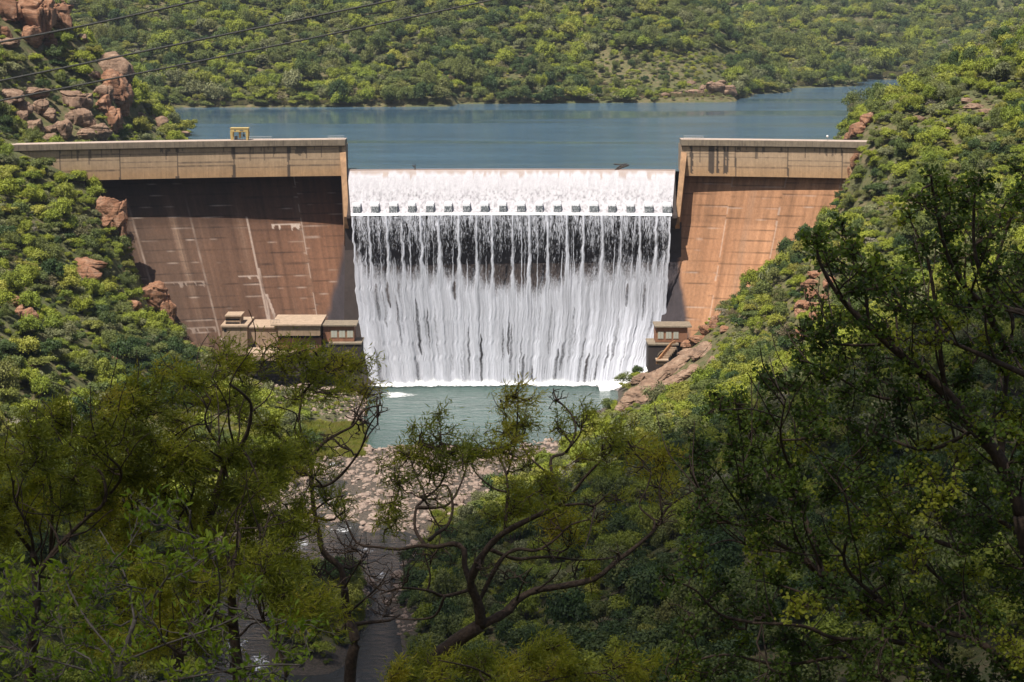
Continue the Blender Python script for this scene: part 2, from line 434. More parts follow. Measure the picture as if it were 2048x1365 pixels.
ST_ = [
 flat(-400, [(-2000, 400), (-300, 190), (0, 160), (300, 190), (2000, 400)]),
 flat(-60, [(-2000, 300), (-100, 90), (0, 72), (100, 90), (2000, 300)]),
 flat(-2, [(-2000, 300), (-100, 60), (-10, 48.2), (10, 48.2), (100, 62), (2000, 300)]),
 flat(6, [(-2000, 300), (-100, 58), (-10, 46.5), (10, 46.5), (100, 60), (2000, 300)]),
 flat(26, [(-2000, 300), (-100, 45), (-12, 31), (12, 32), (100, 52), (2000, 300)]),
 flat(60, [(-2000, 300), (-100, 34), (-25, 18), (25, 20), (100, 44), (2000, 300)]),
 flat(150, [(-2000, 300), (-120, 10), (-40, -12), (0, -18), (40, -6), (110, 30), (2000, 300)]),
 S(250, [(-1500, 700), (0, 1420), (260, 1600), (380, 1780)], [(700, 1780), (900, 1500), (1400, 1220), (2048, 960), (3000, 500)], -61),
 S(350, [(-900, 600), (0, 1010), (300, 1160), (400, 1205)], [(765, 1210), (880, 1170), (1100, 1080), (1400, 945), (2048, 640), (2500, 400)], FLOOR),
 S(400, [(-900, 500), (0, 800), (200, 930), (400, 1035), (440, 1065)], [(815, 1066), (950, 1040), (1200, 960), (1400, 870), (1700, 730), (2048, 540), (2500, 260)], FLOOR),
 S(440, [(-900, 300), (0, 620), (200, 760), (400, 880), (560, 935), (620, 970)], [(960, 970), (1150, 940), (1400, 830), (1700, 680), (2048, 450), (2500, 120)], FLOOR),
 S(500, [(-900, 100), (0, 460), (150, 570), (300, 690), (430, 785), (650, 835), (725, 850), (745, 860)], [(1160, 856), (1300, 800), (1500, 690), (1750, 490), (2048, 290), (2500, 0)], FLOOR),
 S(535, [(-900, 0), (0, 360), (120, 430), (220, 510), (300, 640), (380, 720), (560, 770), (700, 784), (742, 800)], [(1228, 801), (1252, 785), (1330, 735), (1440, 650), (1560, 560), (1700, 440), (1800, 350), (2048, 230), (2500, -80)], FLOOR),
 S(556, [(-900, -40), (-60, 262), (40, 292), (180, 375), (235, 460), (290, 570), (330, 650), (400, 705), (560, 752), (735, 768)], [(1238, 769), (1300, 738), (1400, 660), (1500, 585), (1650, 462), (1705, 350), (1740, 285), (1800, 265), (2048, 190), (2500, -100)], FLOOR),
 S(566, [(-900, -80), (-60, 240), (30, 282), (170, 360), (235, 450), (290, 570), (330, 650), (400, 705)], [(1300, 750), (1400, 660), (1500, 585), (1650, 462), (1700, 350), (1735, 282), (1790, 255), (2048, 175), (2500, -110)], FLOOR),
 S(590, [(-900, -200), (0, 180), (60, 250), (130, 288), (200, 312)], [(1700, 310), (1705, 270), (1730, 235), (1800, 215), (2048, 120), (2500, -110)], BED),
 S(650, [(-900, -500), (0, -90), (120, 40), (245, 170), (262, 240), (340, 285), (365, 296)], [(1700, 298), (1706, 250), (1735, 212), (1850, 180), (1950, 128), (2048, 66), (2500, -220)], BED),
 S(717, [(-900, -300), (0, -20), (100, 110), (250, 215), (350, 258), (374, 267)], [(1740, 268), (1790, 237), (1880, 205), (2048, 118), (2500, -180)], BED),
 S(800, [(-900, -100), (0, 130), (250, 225), (290, 239)], [(1960, 239), (2000, 225), (2120, 170), (2500, -100)], BED),
 S(885, [(-900, 60), (0, 190), (300, 208), (320, 215)], [(2000, 214), (2060, 190), (2500, 0)], BED),
 S(912, [(-900, 40), (0, 130), (345, 190), (800, 204), (900, 208)], [(2000, 208), (2100, 170), (2500, 0)], BED),
 S(960, [(-900, -60), (0, 60), (345, 110), (900, 150), (1200, 178), (1430, 188), (1474, 197)], [(1990, 197), (2100, 160), (2500, 0)], BED),
 S(1000, [(-900, -100), (0, 0), (345, 50), (900, 95), (1200, 130), (1400, 155), (1480, 178), (1500, 188)], [(1980, 189), (2100, 150), (2500, 0)], BED),
 S(1060, [(-900, -200), (0, -90), (345, -40), (900, 20), (1200, 40), (1400, 85), (1500, 140), (1580, 177)], [(1960, 177), (2100, 150), (2500, 0)], BED),
 S(1140, [(-900, -300), (0, -200), (900, -90), (1200, -60), (1400, 20), (1500, 85), (1570, 128), (1700, 158), (1722, 164)], [(1870, 164), (1950, 150), (2500, 40)], BED),
 S(1185, [(-900, -350), (0, -250), (900, -130), (1200, -90), (1400, -10), (1500, 60), (1600, 115), (1715, 150), (1728, 157)], [(1865, 158), (1950, 140), (2500, 40)], BED),
 S(1205, [(-900, -300), (0, -200), (900, -60), (1200, 0), (1400, 80), (1500, 122), (1600, 141), (1720, 150)], [(1860, 150), (1950, 140), (2500, 60)], None),
 S(1400, [(-900, -200), (0, -120), (900, 0), (1400, 55), (1720, 62)], [(1860, 60), (2050, 55), (2500, -20)], None),
 S(1700, [(-900, -300), (0, -230), (900, -120), (1400, -70), (1720, -60)], [(1860, -60), (2050, -60), (2500, -100)], None),
 flat(2200, [(-2500, 420), (0, 360), (600, 330), (2500, 420)]),
 flat(4500, [(-2500, 500), (0, 480), (2500, 500)]),
]
SY = np.array([s[0] for s in ST_], float)
def zraw(x, y):
    x = np.asarray(x, float); y = np.asarray(y, float)
    sh = np.broadcast(x, y).shape
    x = np.broadcast_to(x, sh).ravel(); y = np.broadcast_to(y, sh).ravel()
    k = np.clip(np.searchsorted(SY, y) - 1, 0, len(SY) - 2)
    out = np.zeros(len(x))
    for i in range(len(SY) - 1):
        m = k == i
        if not m.any(): continue
        t = np.clip((y[m] - SY[i]) / (SY[i + 1] - SY[i]), 0, 1)
        out[m] = np.interp(x[m], ST_[i][1], ST_[i][2]) * (1 - t) + np.interp(x[m], ST_[i + 1][1], ST_[i + 1][2]) * t
    return out.reshape(sh)
R_DAM = 420.0
def yc(x): return 575 - (R_DAM - np.sqrt(R_DAM ** 2 - np.minimum(np.abs(x), 300) ** 2))
def zt(x, y):
    x = np.asarray(x, float); y = np.asarray(y, float)
    z = zraw(x, y)
    up = y > 578
    wl_ = np.where(up, 0.0, WL)
    land = sstep(0.5, 12, z - wl_)
    far = sstep(80, 300, y)
    amp = land * far * (2.2 + 5.0 * sstep(880, 1300, y))
    neardam = np.exp(-((y - 565) / 45.0) ** 2)
    amp = amp * (1 - .7 * neardam)
    z = z + amp * (fbm(x / 38, y / 38, 3, 4) - .5) * 2.2 + land * far * (fbm(x / 7, y / 7, 9, 3) - .5) * 1.6 * (1 - .5 * neardam)
    # far hillside gullies
    g = np.abs(fbm(x / 120 + y / 500, y / 400, 21, 3) - .5) * 2
    z = z - sstep(900, 1000, y) * land * (1 - sstep(0, .25, g)) * 7
    # river bed relief: cobble bars and channels
    rv = (~up) & (z < WL + .3)
    bar = np.exp(-((x + 22) / 17.0) ** 2) * sstep(395, 410, y) * (1 - sstep(470, 484, y)) * 2.3
    bar += np.exp(-((x + 6) / 14.0) ** 2) * sstep(420, 440, y) * (1 - sstep(462, 478, y)) * 1.2
    bar += np.exp(-((x + 42) / 7.0) ** 2) * sstep(480, 488, y) * (1 - sstep(495, 505, y)) * 1.6
    bar += np.exp(-((x + 56) / 9.0) ** 2) * sstep(385, 400, y) * (1 - sstep(440, 470, y)) * 2.0
    bar -= 1.4 * sstep(484, 496, y)
    bar += (fbm(x / 5, y / 5, 31, 3) - .52) * 1.9 * sstep(380, 400, y) * (1 - sstep(474, 486, y))
    isl = np.exp(-((x + 34.0) / 7.0) ** 4 - ((y - 338) / 26.0) ** 4) * 4.5 * (~up)
    z = z + isl
    return np.where(rv & (isl < .5), np.minimum(np.maximum(z, FLOOR) + bar, WL + 1.1 + 0 * z), z)

xs = np.concatenate([np.linspace(-2500, -330, 30)[:-1], np.linspace(-330, -170, 28)[:-1], np.linspace(-170, 170, 171)[:-1], np.linspace(170, 520, 60)[:-1], np.linspace(520, 2500, 28)])
ys = np.concatenate([np.linspace(-400, 200, 60)[:-1], np.linspace(200, 720, 261)[:-1], np.linspace(720, 1260, 110)[:-1], np.linspace(1260, 1700, 34)[:-1], np.linspace(1700, 4500, 16)])
X, Y = np.meshgrid(xs, ys)
Z = zt(X, Y)
g = obj("ground", grid_mesh("ground", X, Y, Z, M['ground']))
tag(g, "brown and green valley slopes and river bed below the trees", None, None, 'structure')

def hit(px, py, y0=150, y1=1700):
    """where the view through a photo pixel meets the ground"""
    yy = np.arange(y0, y1, 1.0)
    a = P(px, py, 1.0)
    x = a[0] * yy; z = CAMZ + (a[2] - CAMZ) * yy
    d = z - zt(x, yy)
    k = np.where(d < 0)[0]
    if len(k) == 0: return None
    i = k[0]
    return float(x[i]), float(yy[i]), float(zt(x[i], yy[i]))

# ------------------------------------------------------------------ water sheets
def yface_top(x): return yc(x)
xx = np.linspace(-170, 130, 60)
vs = [(x, float(yc(x)) + 1.0, 0.0) for x in xx]
vs2 = [(-900, 760, 0.0), (-900, 1300, 0.0), (900, 1300, 0.0), (900, 760, 0.0)]
me = bpy.data.meshes.new("lake")
n = len(vs)
me.from_pydata(vs + vs2, [], [list(range(n)) + [n + 3, n + 2, n + 1, n]]); me.update(); me.materials.append(M['lake'])
tag(obj("lake", me), "blue reservoir with dark calm bands behind the dam wall", None, None, 'structure')
me = bpy.data.meshes.new("pool")
me.from_pydata([(-80, 468, WL), (70, 468, WL), (70, 572, WL), (-80, 572, WL)], [], [(0, 1, 2, 3)]); me.materials.append(M['pool'])
tag(obj("pool_water", me), "teal green plunge pool at the foot of the waterfall", None, None, 'structure')
me = bpy.data.meshes.new("river")
me.from_pydata([(-110, 230, WL), (60, 230, WL), (60, 468, WL), (-110, 468, WL)], [], [(0, 1, 2, 3)]); me.materials.append(M['river'])
tag(obj("river", me), "shallow dark river running over cobbles downstream of the pool", None, None, 'structure')

# ------------------------------------------------------------------ the dam
dam = empty("dam", (0, 575, -30))
tag(dam, "curved brown concrete dam wall with water pouring over its central spillway", "dam")
DL = Vector((0, 575, -30))
def dpart(name, me):
    o = bpy.data.objects.new(name, me); scene.collection.objects.link(o); o.parent = dam
    o.matrix_parent_inverse = dam.matrix_world.inverted() if False else o.matrix_parent_inverse
    o.location = (-DL.x, -DL.y, -DL.z)
    return o
def dmb(mb, name, mat, bevel=0): return dpart(name, mb.mesh(name, mat, bevel))
PX0 = {-1: 690.0, 1: 1364.0}
ZC_TOP, ZC_BOT, ZW_BOT = 9.1, 7.5, -1.2
JOINTS = {-1: [240, 355, 468, 578, 120], 1: [1471, 1576, 1684]}
for side in (-1, 1):
    x0 = side * (47.6 if side < 0 else 48.3); x1 = side * (152 if side < 0 else 118)
    nu = int(abs(x1 - x0) / .28)
    xt = np.linspace(x0, x1, nu)
    # upper vertical wall
    nv = 36
    XX = np.repeat(xt[None, :], nv, 0); VV = np.repeat(np.linspace(0, 1, nv)[:, None], nu, 1)
    ZZ = ZC_BOT + (ZW_BOT - ZC_BOT) * VV
    YY = yc(XX)
    PX, PY, _ = proj(XX, YY, ZZ)
    base = np.array((.41, .29, .185)) if side < 0 else np.array((.42, .295, .19))
    c = base[None, None, :] * (0.88 + .26 * fbm(XX * .5, ZZ * .25, 5, 4))[..., None]
    low = sstep(.35, 1, VV)[..., None]; c = c * (1 - low * np.array((.0, .13, .28)))
    dark = np.zeros_like(XX)
    for j in JOINTS[side]:
        w = 1.2 + 2.2 * (vn(PX * 0 + j, PY * .08, 40) > .45) * (j in (355, 578, 468))
        dark = np.maximum(dark, (np.abs(PX - j) < w) * .85)
    pan = np.searchsorted(sorted(JOINTS[side]), PX)
    hz = np.zeros_like(XX)
    for q, vv in enumerate((.18, .42, .68)):
        off = (_h(pan, pan * 0 + q, 51) - .5) * .16
        hz = np.maximum(hz, (np.abs(VV - vv - off) < .02) * (.35 + .5 * vn(PX * .15, PY * 0, 50 + q)))
    dark = np.maximum(dark, hz * .8)
    # drip stains under the cap
    drip = (vn(PX * .28, PY * 0 + 3, 60) > .80)
    dl = .12 + .5 * vn(PX * .13, PY * 0, 61) ** 2
    dark = np.maximum(dark, drip * (VV < dl) * .7)
    if side > 0:
        for j in (1383, 1420, 1426, 1435, 1449, 1455):
            dark = np.maximum(dark, (np.abs(PX - j) < 2.0 + 1.2 * vn(PX * 0 + j, PY * .2, 70)) * (VV < .86 + .1 * vn(PX, PY * 0, 71)) * .88)
    dark = np.maximum(dark, (VV < .05) * .6)  # shadow strip below the cap, painted into the wall colour
    c = c * (1 - dark[..., None]) + np.array((.055, .045, .04)) * dark[..., None]
    o = dpart("upper_wall", grid_mesh("upper_wall", XX, YY, ZZ, M['wall_vc'], True, {'col': c.reshape(-1, 3)}, None, side < 0))
    # downstream face
    nv = 210
    V = np.linspace(0, 66, nv)
    XX = np.repeat(xt[None, :], nv, 0); VV = np.repeat(V[:, None], nu, 1)
    near = np.exp(-(np.abs(XX) - 47) / 22.0)
    w = (7.2 + 3.0 * near) if side < 0 else (2.7 + 1.2 * near)
    slope_run = np.where(VV < 14, .28 * VV, 3.92 + .55 * (VV - 14))
    YF = yc(XX) + w - slope_run
    ZF = ZW_BOT + .4 - VV
    PXt, PYt, _ = proj(XX[0], YF[0], ZF[0])
    kk = .0029 * np.abs(XX) * 0.9
    _, PYf, _ = proj(XX, YF, ZF)
    PXf = PXt[None, :] - side * kk * (PYf - PYt[None, :])
    XF = px2x(PXf, YF, ZF)
    U = XX
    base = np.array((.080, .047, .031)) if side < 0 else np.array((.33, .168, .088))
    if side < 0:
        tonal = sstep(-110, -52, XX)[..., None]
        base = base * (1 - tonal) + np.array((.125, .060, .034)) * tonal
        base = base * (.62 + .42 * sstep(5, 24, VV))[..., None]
    c = base * (.72 + .58 * fbm(U * .12, VV * .05, 80 + side, 4))[..., None]
    stx = fbm(U * 1.1, VV * .018, 83 + side, 3)
    c = c * (.62 + .76 * stx)[..., None]
    # pale vertical runs
    pale = np.clip((vn(U * .33, VV * .012, 88 + side) - .66) * 3.0, 0, 1) * vn(U * 2.5, VV * .05, 89) * (.8 if side < 0 else .6)
    pale *= sstep(2, 18, VV) if side < 0 else 1
    c = c * (1 - pale[..., None]) + np.array((.34, .23, .16)) * pale[..., None]
    wht = np.zeros_like(XX)
    jx = [px2x(j, yc(0) - 0, ZW_BOT) * 1.0 for j in JOINTS[side]]
    dk = np.zeros_like(XX)
    for i, j in enumerate(JOINTS[side]):
        jj = (j - 1024) / FPX * 568
        wd = .14 + .10 * vn(VV * .2, VV * 0, 90 + i)
        lit_ = .45 + .5 * vn(VV * .12, VV * 0 + i, 91)
        if (side < 0 and j in (355, 240)) : wht = np.maximum(wht, (np.abs(U - jj) < wd * 1.5) * lit_ * .42 * sstep(3, 20, VV) * (.3 + vn(VV * .4, VV * 0 + 5, 92)))
        elif side < 0 and j == 468:
            wht = np.maximum(wht, (np.abs(U - jj) < wd * 1.6) * .5 * (VV > 12))
        else: wht = np.maximum(wht, (np.abs(U - jj) < wd) * .45 * (vn(VV * .5, VV * 0, 94) > .4))
    if side < 0:
        j0 = (468 - 1024) / FPX * 568
        # efflorescence fan below the leaking joint
        d1 = U - (j0 + .3 + .03 * (VV - 27)); d2 = U - (j0 + 1.2 + .20 * (VV - 33))
        m = (VV > 26) & (VV < 62)
        wht = np.maximum(wht, m * (np.abs(d1) < .45) * .75 * vn(U * 3, VV * .3, 95))
        m = (VV > 33) & (VV < 62)
        wht = np.maximum(wht, m * (np.abs(d2) < .35 + .02 * (VV - 33)) * .8 * vn(U * 3, VV * .3, 96))
        wht = np.maximum(wht, m * (d1 > 0) * (d2 < 0) * .25 * vn(U * 2, VV * .3, 97))
        for (ja, jb, vv0, s_) in ((355, 440, 44, .8), (425, 466, 28, .55), (470, 576, 14.5, 0), (515, 575, 14.5, .75), (260, 350, 29, .3), (265, 350, 41, .3)):
            a_, b_ = (ja - 1024) / FPX * 568, (jb - 1024) / FPX * 568
            ln = .25 + 1.6 * np.clip(vn(U * 1.7, U * 0, 98) - .55, 0, 1) * 2
            wht = np.maximum(wht, (U > a_) & (U < b_) & (VV > vv0) & (VV < vv0 + ln)) * 1.0 if False else np.maximum(wht, ((U > a_) & (U < b_) & (VV > vv0) & (VV < vv0 + ln)) * s_)
    for q in range(1, 20):
        vq = q * 3.05
        pq = np.searchsorted(sorted([(j - 1024) / FPX * 568 for j in JOINTS[side]]), U)
        off = (_h(pq, pq * 0 + 3, 104) - .5) * 1.6
        ln = (np.abs(VV - vq - off) < .17)
        s_ = vn(U * .25, U * 0 + q * 7.7, 105)
        dk = np.maximum(dk, ln * np.clip(s_ * 1.3 - .25, 0, .8))
        wht = np.maximum(wht, (np.abs(VV - vq - off - .3) < .16) * np.clip(vn(U * .3, U * 0 + q * 3.3, 106) - .62, 0, 1) * 1.6)
    orange = np.clip(vn(U * .2, VV * .2, 107) - .55, 0, 1) * .5
    c = c * (1 - dk[..., None] * .75)
    c = c * (1 - orange[..., None]) + (np.array((.14, .07, .04)) if side < 0 else np.array((.33, .14, .065))) * orange[..., None]
    c = c * (1 - wht[..., None]) + np.array((.46, .37, .31)) * wht[..., None]
    # spray-wet concrete beside the fall
    edge_px = np.interp(PYf, [430, 520, 600, 680, 780], [695, 682, 660, 642, 640]) if side < 0 else np.interp(PYf, [430, 520, 600, 680, 780], [1350, 1362, 1372, 1382, 1392])
    dd = (PXf - edge_px) * (-side)
    wet = sstep(-6, 8, dd + 14 * (fbm(U * .3, VV * .12, 110, 3) - .5)) * sstep(425, 470, PYf + 10 * (fbm(U * .6, VV * .1, 111) - .5))
    c = c * (1 - wet[..., None]) + np.array((.045, .036, .038)) * (.7 + .6 * fbm(U, VV * .2, 112))[..., None] * wet[..., None]
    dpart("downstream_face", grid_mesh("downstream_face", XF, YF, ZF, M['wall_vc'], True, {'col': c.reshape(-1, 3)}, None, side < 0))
    # overhanging ledge between wall and face, crest cap and roadway
    sg = np.linspace(x0, x1, 40)
    m = MB(); m2 = MB(); m3 = MB()
    for a, b in zip(sg[:-1], sg[1:]):
        ya, yb = float(yc(a)), float(yc(b))
        m.hexa([(a, ya + .02, ZW_BOT - .05), (b, yb + .02, ZW_BOT - .05), (b, yb + 9, ZW_BOT - .05), (a, ya + 9, ZW_BOT - .05), (a, ya + .02, ZC_BOT), (b, yb + .02, ZC_BOT), (b, yb + 9, ZC_BOT), (a, ya + 9, ZC_BOT)])
        e = .7
        m2.hexa([(a, ya - e, ZC_BOT), (b, yb - e, ZC_BOT), (b, yb + 6, ZC_BOT), (a, ya + 6, ZC_BOT), (a, ya - e, ZC_TOP), (b, yb - e, ZC_TOP), (b, yb + 6, ZC_TOP), (a, ya + 6, ZC_TOP)])
        m3.hexa([(a, ya - .1, ZC_TOP + .004), (b, yb - .1, ZC_TOP + .004), (b, yb + 5.8, ZC_TOP + .004), (a, ya + 5.8, ZC_TOP + .004), (a, ya - .1, ZC_TOP + .10), (b, yb - .1, ZC_TOP + .10), (b, yb + 5.8, ZC_TOP + .10), (a, ya + 5.8, ZC_TOP + .10)])
    dmb(m, "wall_core", M['conc_tan']); dmb(m2, "crest_cap", M['conc_cap']); dmb(m3, "crest_roadway", M['conc_top'])
    # end face cap of crest at the spillway
    # training wall (fin) beside the chute
    prof = [(0.0, ZC_BOT + .1), (0.2, 6.0), (-1.5, 3.0), (-3.2, -2.0), (-5.6, -8.0), (-7.2, -12.2), (-6.5, -14.5), (-3.5, -17), (0, -21), (8, -23), (8, 6.0)]
    m = MB(); v_ = []
    pin, pout = [], []
    for (dy, z) in prof:
        y = float(yc(x0)) + dy - .05
        d_, dz_ = 0, 0
        pxo = np.interp(z, [-23, -12, 6], ([697.5, 697.5, 691.5] if side < 0 else [1350, 1350.5, 1362.5]))
        xin = px2x(pxo, y, z); xo = xin + side * np.interp(z, [-14, 6], [1.3, 1.7])
        pin.append((xin, y, z)); pout.append((xo, y, z))
    nP = len(prof)
    m.add(pin + pout, [list(range(nP)), list(range(nP, 2 * nP))[::-1]] + [[i, (i + 1) % nP, nP + (i + 1) % nP, nP + i] for i in range(nP)])
    dmb(m, "training_wall", M['conc_fin'])

# chute, lip and the recessed wall behind the free fall
XA = 46.6
m = MB()
chute = [(a_, b_ + .4) for a_, b_ in [(577, -.45), (575, -.45), (574.2, -.8), (573.2, -1.9), (571.2, -5.0), (569.0, -8.4), (567.2, -10.6), (565.2, -11.5), (563.9, -11.8), (563.7, -12.6), (566.5, -14.0), (570, -16), (575, -16), (577, -10)]]
nseg = 24
for i in range(nseg):
    a = -XA + 2 * XA * i / nseg; b = -XA + 2 * XA * (i + 1) / nseg
    ya = float(yc(a)) - 575; yb = float(yc(b)) - 575
    n = len(chute)
    m.add([(a, q[0] + ya, q[1]) for q in chute] + [(b, q[0] + yb, q[1]) for q in chute],
          [[j, (j + 1) % n, n + (j + 1) % n, n + j] for j in range(n)])
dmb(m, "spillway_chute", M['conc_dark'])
m = MB()
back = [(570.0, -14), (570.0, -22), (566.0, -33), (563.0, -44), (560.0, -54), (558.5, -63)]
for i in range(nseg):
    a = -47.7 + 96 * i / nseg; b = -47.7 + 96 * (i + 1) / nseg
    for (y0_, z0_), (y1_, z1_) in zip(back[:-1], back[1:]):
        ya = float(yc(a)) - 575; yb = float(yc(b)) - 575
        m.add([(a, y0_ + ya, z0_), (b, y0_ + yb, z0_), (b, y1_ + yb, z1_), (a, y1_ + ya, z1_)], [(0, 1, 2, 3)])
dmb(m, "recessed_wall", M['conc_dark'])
# brown sill line at the spillway crest
m = MB()
for i in range(nseg):
    a = -XA + 2 * XA * i / nseg; b = -XA + 2 * XA * (i + 1) / nseg
    ya, yb = float(yc(a)), float(yc(b))
    m.hexa([(a, ya - .35, -.9), (b, yb - .35, -.9), (b, yb + .5, -.9), (a, ya + .5, -.9), (a, ya - .35, .5), (b, yb - .35, .5), (b, yb + .5, .5), (a, ya + .5, .5)])
dmb(m, "spillway_sill", conc("wet_sill", (.20, .12, .09), .2))

# baffle blocks (18)
t = NT("wet_block"); v = t.wcoord((3.5, 3.5, 1.6)); fn = t.noise(v, 1, 5, .85)
gz = t.node("ShaderNodeNewGeometry"); sp = t.node("ShaderNodeSeparateXYZ"); t.lk(gz.outputs['Position'], sp.inputs[0])
top = t.ramp(t.math('MULTIPLY', t.math('ADD', sp.outputs[2], 9.6), .8), [(.35, 0), (.75, 1)])
f = t.math('ADD', t.math('MULTIPLY', top, .5), fn)
c = t.mix(t.ramp(f, [(.50, 0), (.64, 1)]), (.07, .08, .085), (.66, .66, .68))
M['block'] = t.done(t.bsdf(c, .6, t.bump(fn, .4, .2)))
bc0, bc1 = 715.0, 1333.0
for i in range(18):
    pxc = bc0 + (bc1 - bc0) * i / 17
    y = 566.1; z0_ = -11.0
    x = px2x(pxc, y, -9); y += float(yc(x)) - 575
    m = MB(); w = 1.22 + random.uniform(-.12, .12)
    m.hexa([(x - w, y - 1.6, -11.6), (x + w, y - 1.6, -11.6), (x + w, y + 2.5, -11.6), (x - w, y + 2.5, -11.6),
            (x - w * .9, y - .9, -8.3), (x + w * .9, y - .9, -8.3), (x + w * .9, y + 2.2, -8.1), (x - w * .9, y + 2.2, -8.1)])
    dmb(m, "baffle_block", M['block'], .16)

# water film on the chute
nu, nv = 640, 90
prof = np.array([(575.3, .16), (574.9, .13), (574.1, -.55), (573.0, -1.8), (571.0, -4.8), (568.8, -8.1), (567.0, -10.3), (565.2, -11.2), (563.9, -11.45), (563.3, -12.0)]) + np.array([0, .42])
dl = np.concatenate([[0], np.cumsum(np.hypot(np.diff(prof[:, 0]), np.diff(prof[:, 1])))])
tv = np.linspace(0, dl[-1], nv)
py_ = np.interp(tv, dl, prof[:, 0]); pz_ = np.interp(tv, dl, prof[:, 1])
U = np.linspace(0, 1, nu); UU, ZZ = np.meshgrid(U, pz_); YY = np.repeat(py_[:, None], nu, 1)
XX = px2x(696.5 + (1349 - 696.5) * UU + np.interp(ZZ, [-12, 0], [1, 0]) * (7 - 14 * UU), YY, ZZ)
YY = YY + yc(XX) - 575
TT = np.repeat(tv[:, None], nu, 1)
nz = fbm(XX * 1.2, TT * .35, 120, 4)
grow = sstep(1.0, 2.6, TT + 1.6 * (vn(XX * 1.1, TT * 0, 121) - .5) - 1.6 * (vn(XX * .9, TT * 0, 122) > .82))
c = np.array((.34, .27, .23)) * (1 - grow[..., None]) + np.array((.47, .455, .47)) * grow[..., None]
c = c * (.86 + .22 * nz)[..., None]
texl = np.clip(fbm(XX * 2.2, TT * 1.6, 124, 3) - .45, 0, 1) * sstep(4, 10, TT) * 1.6
c = c * (1 - texl[..., None])
lipw = sstep(dl[-1] - 1.6, dl[-1] - .7, TT)[..., None]; c = c * (1 - lipw) + .80 * lipw
YY2 = YY - .12 * nz * sstep(1.5, 4, TT) ; ZZ2 = ZZ + .15 * (nz - .5) * sstep(1, 3, TT) + .1 * fbm(XX * 1.5, TT, 128) * lipw[..., 0]
w = obj("chute_water", grid_mesh("chute_water", XX, YY2, ZZ2, M['whitewater'], True, {'col': c.reshape(-1, 3)}, None, True))
tag(w, "thin white water sliding down the upper spillway slope around the blocks", None, None, 'structure')

# falling sheet
nu, nv = 760, 460
fp = np.array([(563.35, -11.4), (562.9, -13), (562.5, -20), (562.2, -27), (561.7, -33), (560.8, -39.5), (559.3, -47.5), (557.6, -54), (556.4, -59.0)])
zz = np.linspace(-11.4, -59.05, nv); yy = np.interp(-zz, -fp[:, 1], fp[:, 0])
UU, ZZ = np.meshgrid(np.linspace(0, 1, nu), zz); yy = np.convolve(np.pad(yy, 40, mode='reflect', reflect_type='odd'), np.ones(81) / 81, 'valid'); YY = np.repeat(yy[:, None], nu, 1)
_, PYs, _ = proj(0 * ZZ, YY, ZZ)
L_ = np.interp(PYs, [420, 480, 560, 640, 690, 770], [703, 707, 710, 719, 727, 742])
R_ = np.interp(PYs, [420, 480, 560, 640, 700, 735, 770], [1342, 1339, 1335, 1329, 1316, 1306, 1298])
L_ = L_ + 3 * (vn(PYs * .1, PYs * 0, 130) - .5); R_ = R_ + 3 * (vn(PYs * .1, PYs * 0, 131) - .5)
PXs = L_ + (R_ - L_) * UU
XX = px2x(PXs, YY, ZZ); YY = YY + yc(XX) - 575
dpy = PYs - 421
_u = 703 + 639 * UU
DQ = dpy + 90 * vn(_u * .23, _u * 0 + 1, 190) + 50 * vn(_u * .61, _u * 0 + 2, 191)
# streams falling from the gaps between the blocks
stream = np.zeros_like(UU)
for i in range(19):
    p0 = bc0 + (bc1 - bc0) * (i - .5) / 17 + random.uniform(-4, 4)
    u0 = (p0 - 703) / 639
    ww = (.0032 + .0016 * random.random()) * (1 + dpy / 260)
    wob = .0018 * (vn(dpy * .05, dpy * 0 + i * 5, 133) - .5) * 2
    st_ = np.exp(-((UU - u0 - wob) / ww) ** 2) * (.55 + .5 * vn(dpy * .06, dpy * 0 + i, 134))
    if i in (3, 7, 9, 15): st_ *= .75
    stream = np.maximum(stream, st_)
for i in range(46):
    u0 = random.random(); ww = random.uniform(.0009, .0018); e0 = random.uniform(10, 110); e1 = e0 + random.uniform(40, 150)
    st_ = np.exp(-((UU - u0 - .001 * (vn(dpy * .04, dpy * 0 + i, 193) - .5)) / ww) ** 2) * sstep(e0 - 20, e0, dpy) * (1 - sstep(e1, e1 + 30, dpy)) * random.uniform(.4, .85)
    stream = np.maximum(stream, st_)
PXn = 703 + 639 * UU
lace = fbm(PXn * .10, DQ * .035, 136, 3)
lace2 = fbm(PXn * .42, DQ * .17, 137, 3)
den_up = .56 + .5 * (lace - .5) + 1.0 * (lace2 - .5) - .0050 * dpy
den_up = np.maximum(den_up, stream * 1.15)
den_up = np.maximum(den_up, sstep(9, 1, dpy) * 1.0)
edge = np.minimum(UU, 1 - UU)
den_up = np.maximum(den_up, sstep(.010, .004, edge) * .7)
# boundary where the sheet meets the sloping wall and turns white
bnd = np.interp(PXn, [703, 730, 800, 900, 960, 1000, 1060, 1150, 1240, 1300, 1342], [528, 550, 562, 566, 580, 592, 584, 572, 562, 552, 528])
jag = 40 * (fbm(PXn * .035, dpy * 0 + 4, 139, 4) - .5) + 26 * (fbm(PXn * .13, dpy * .03, 140, 3) - .5)
lowf = sstep(-55, 45, PYs - bnd - jag + 26 * stream)
mist = .8 * sstep(-85, -5, PYs - bnd - jag) * fbm(PXn * .045, dpy * .05, 141, 4)
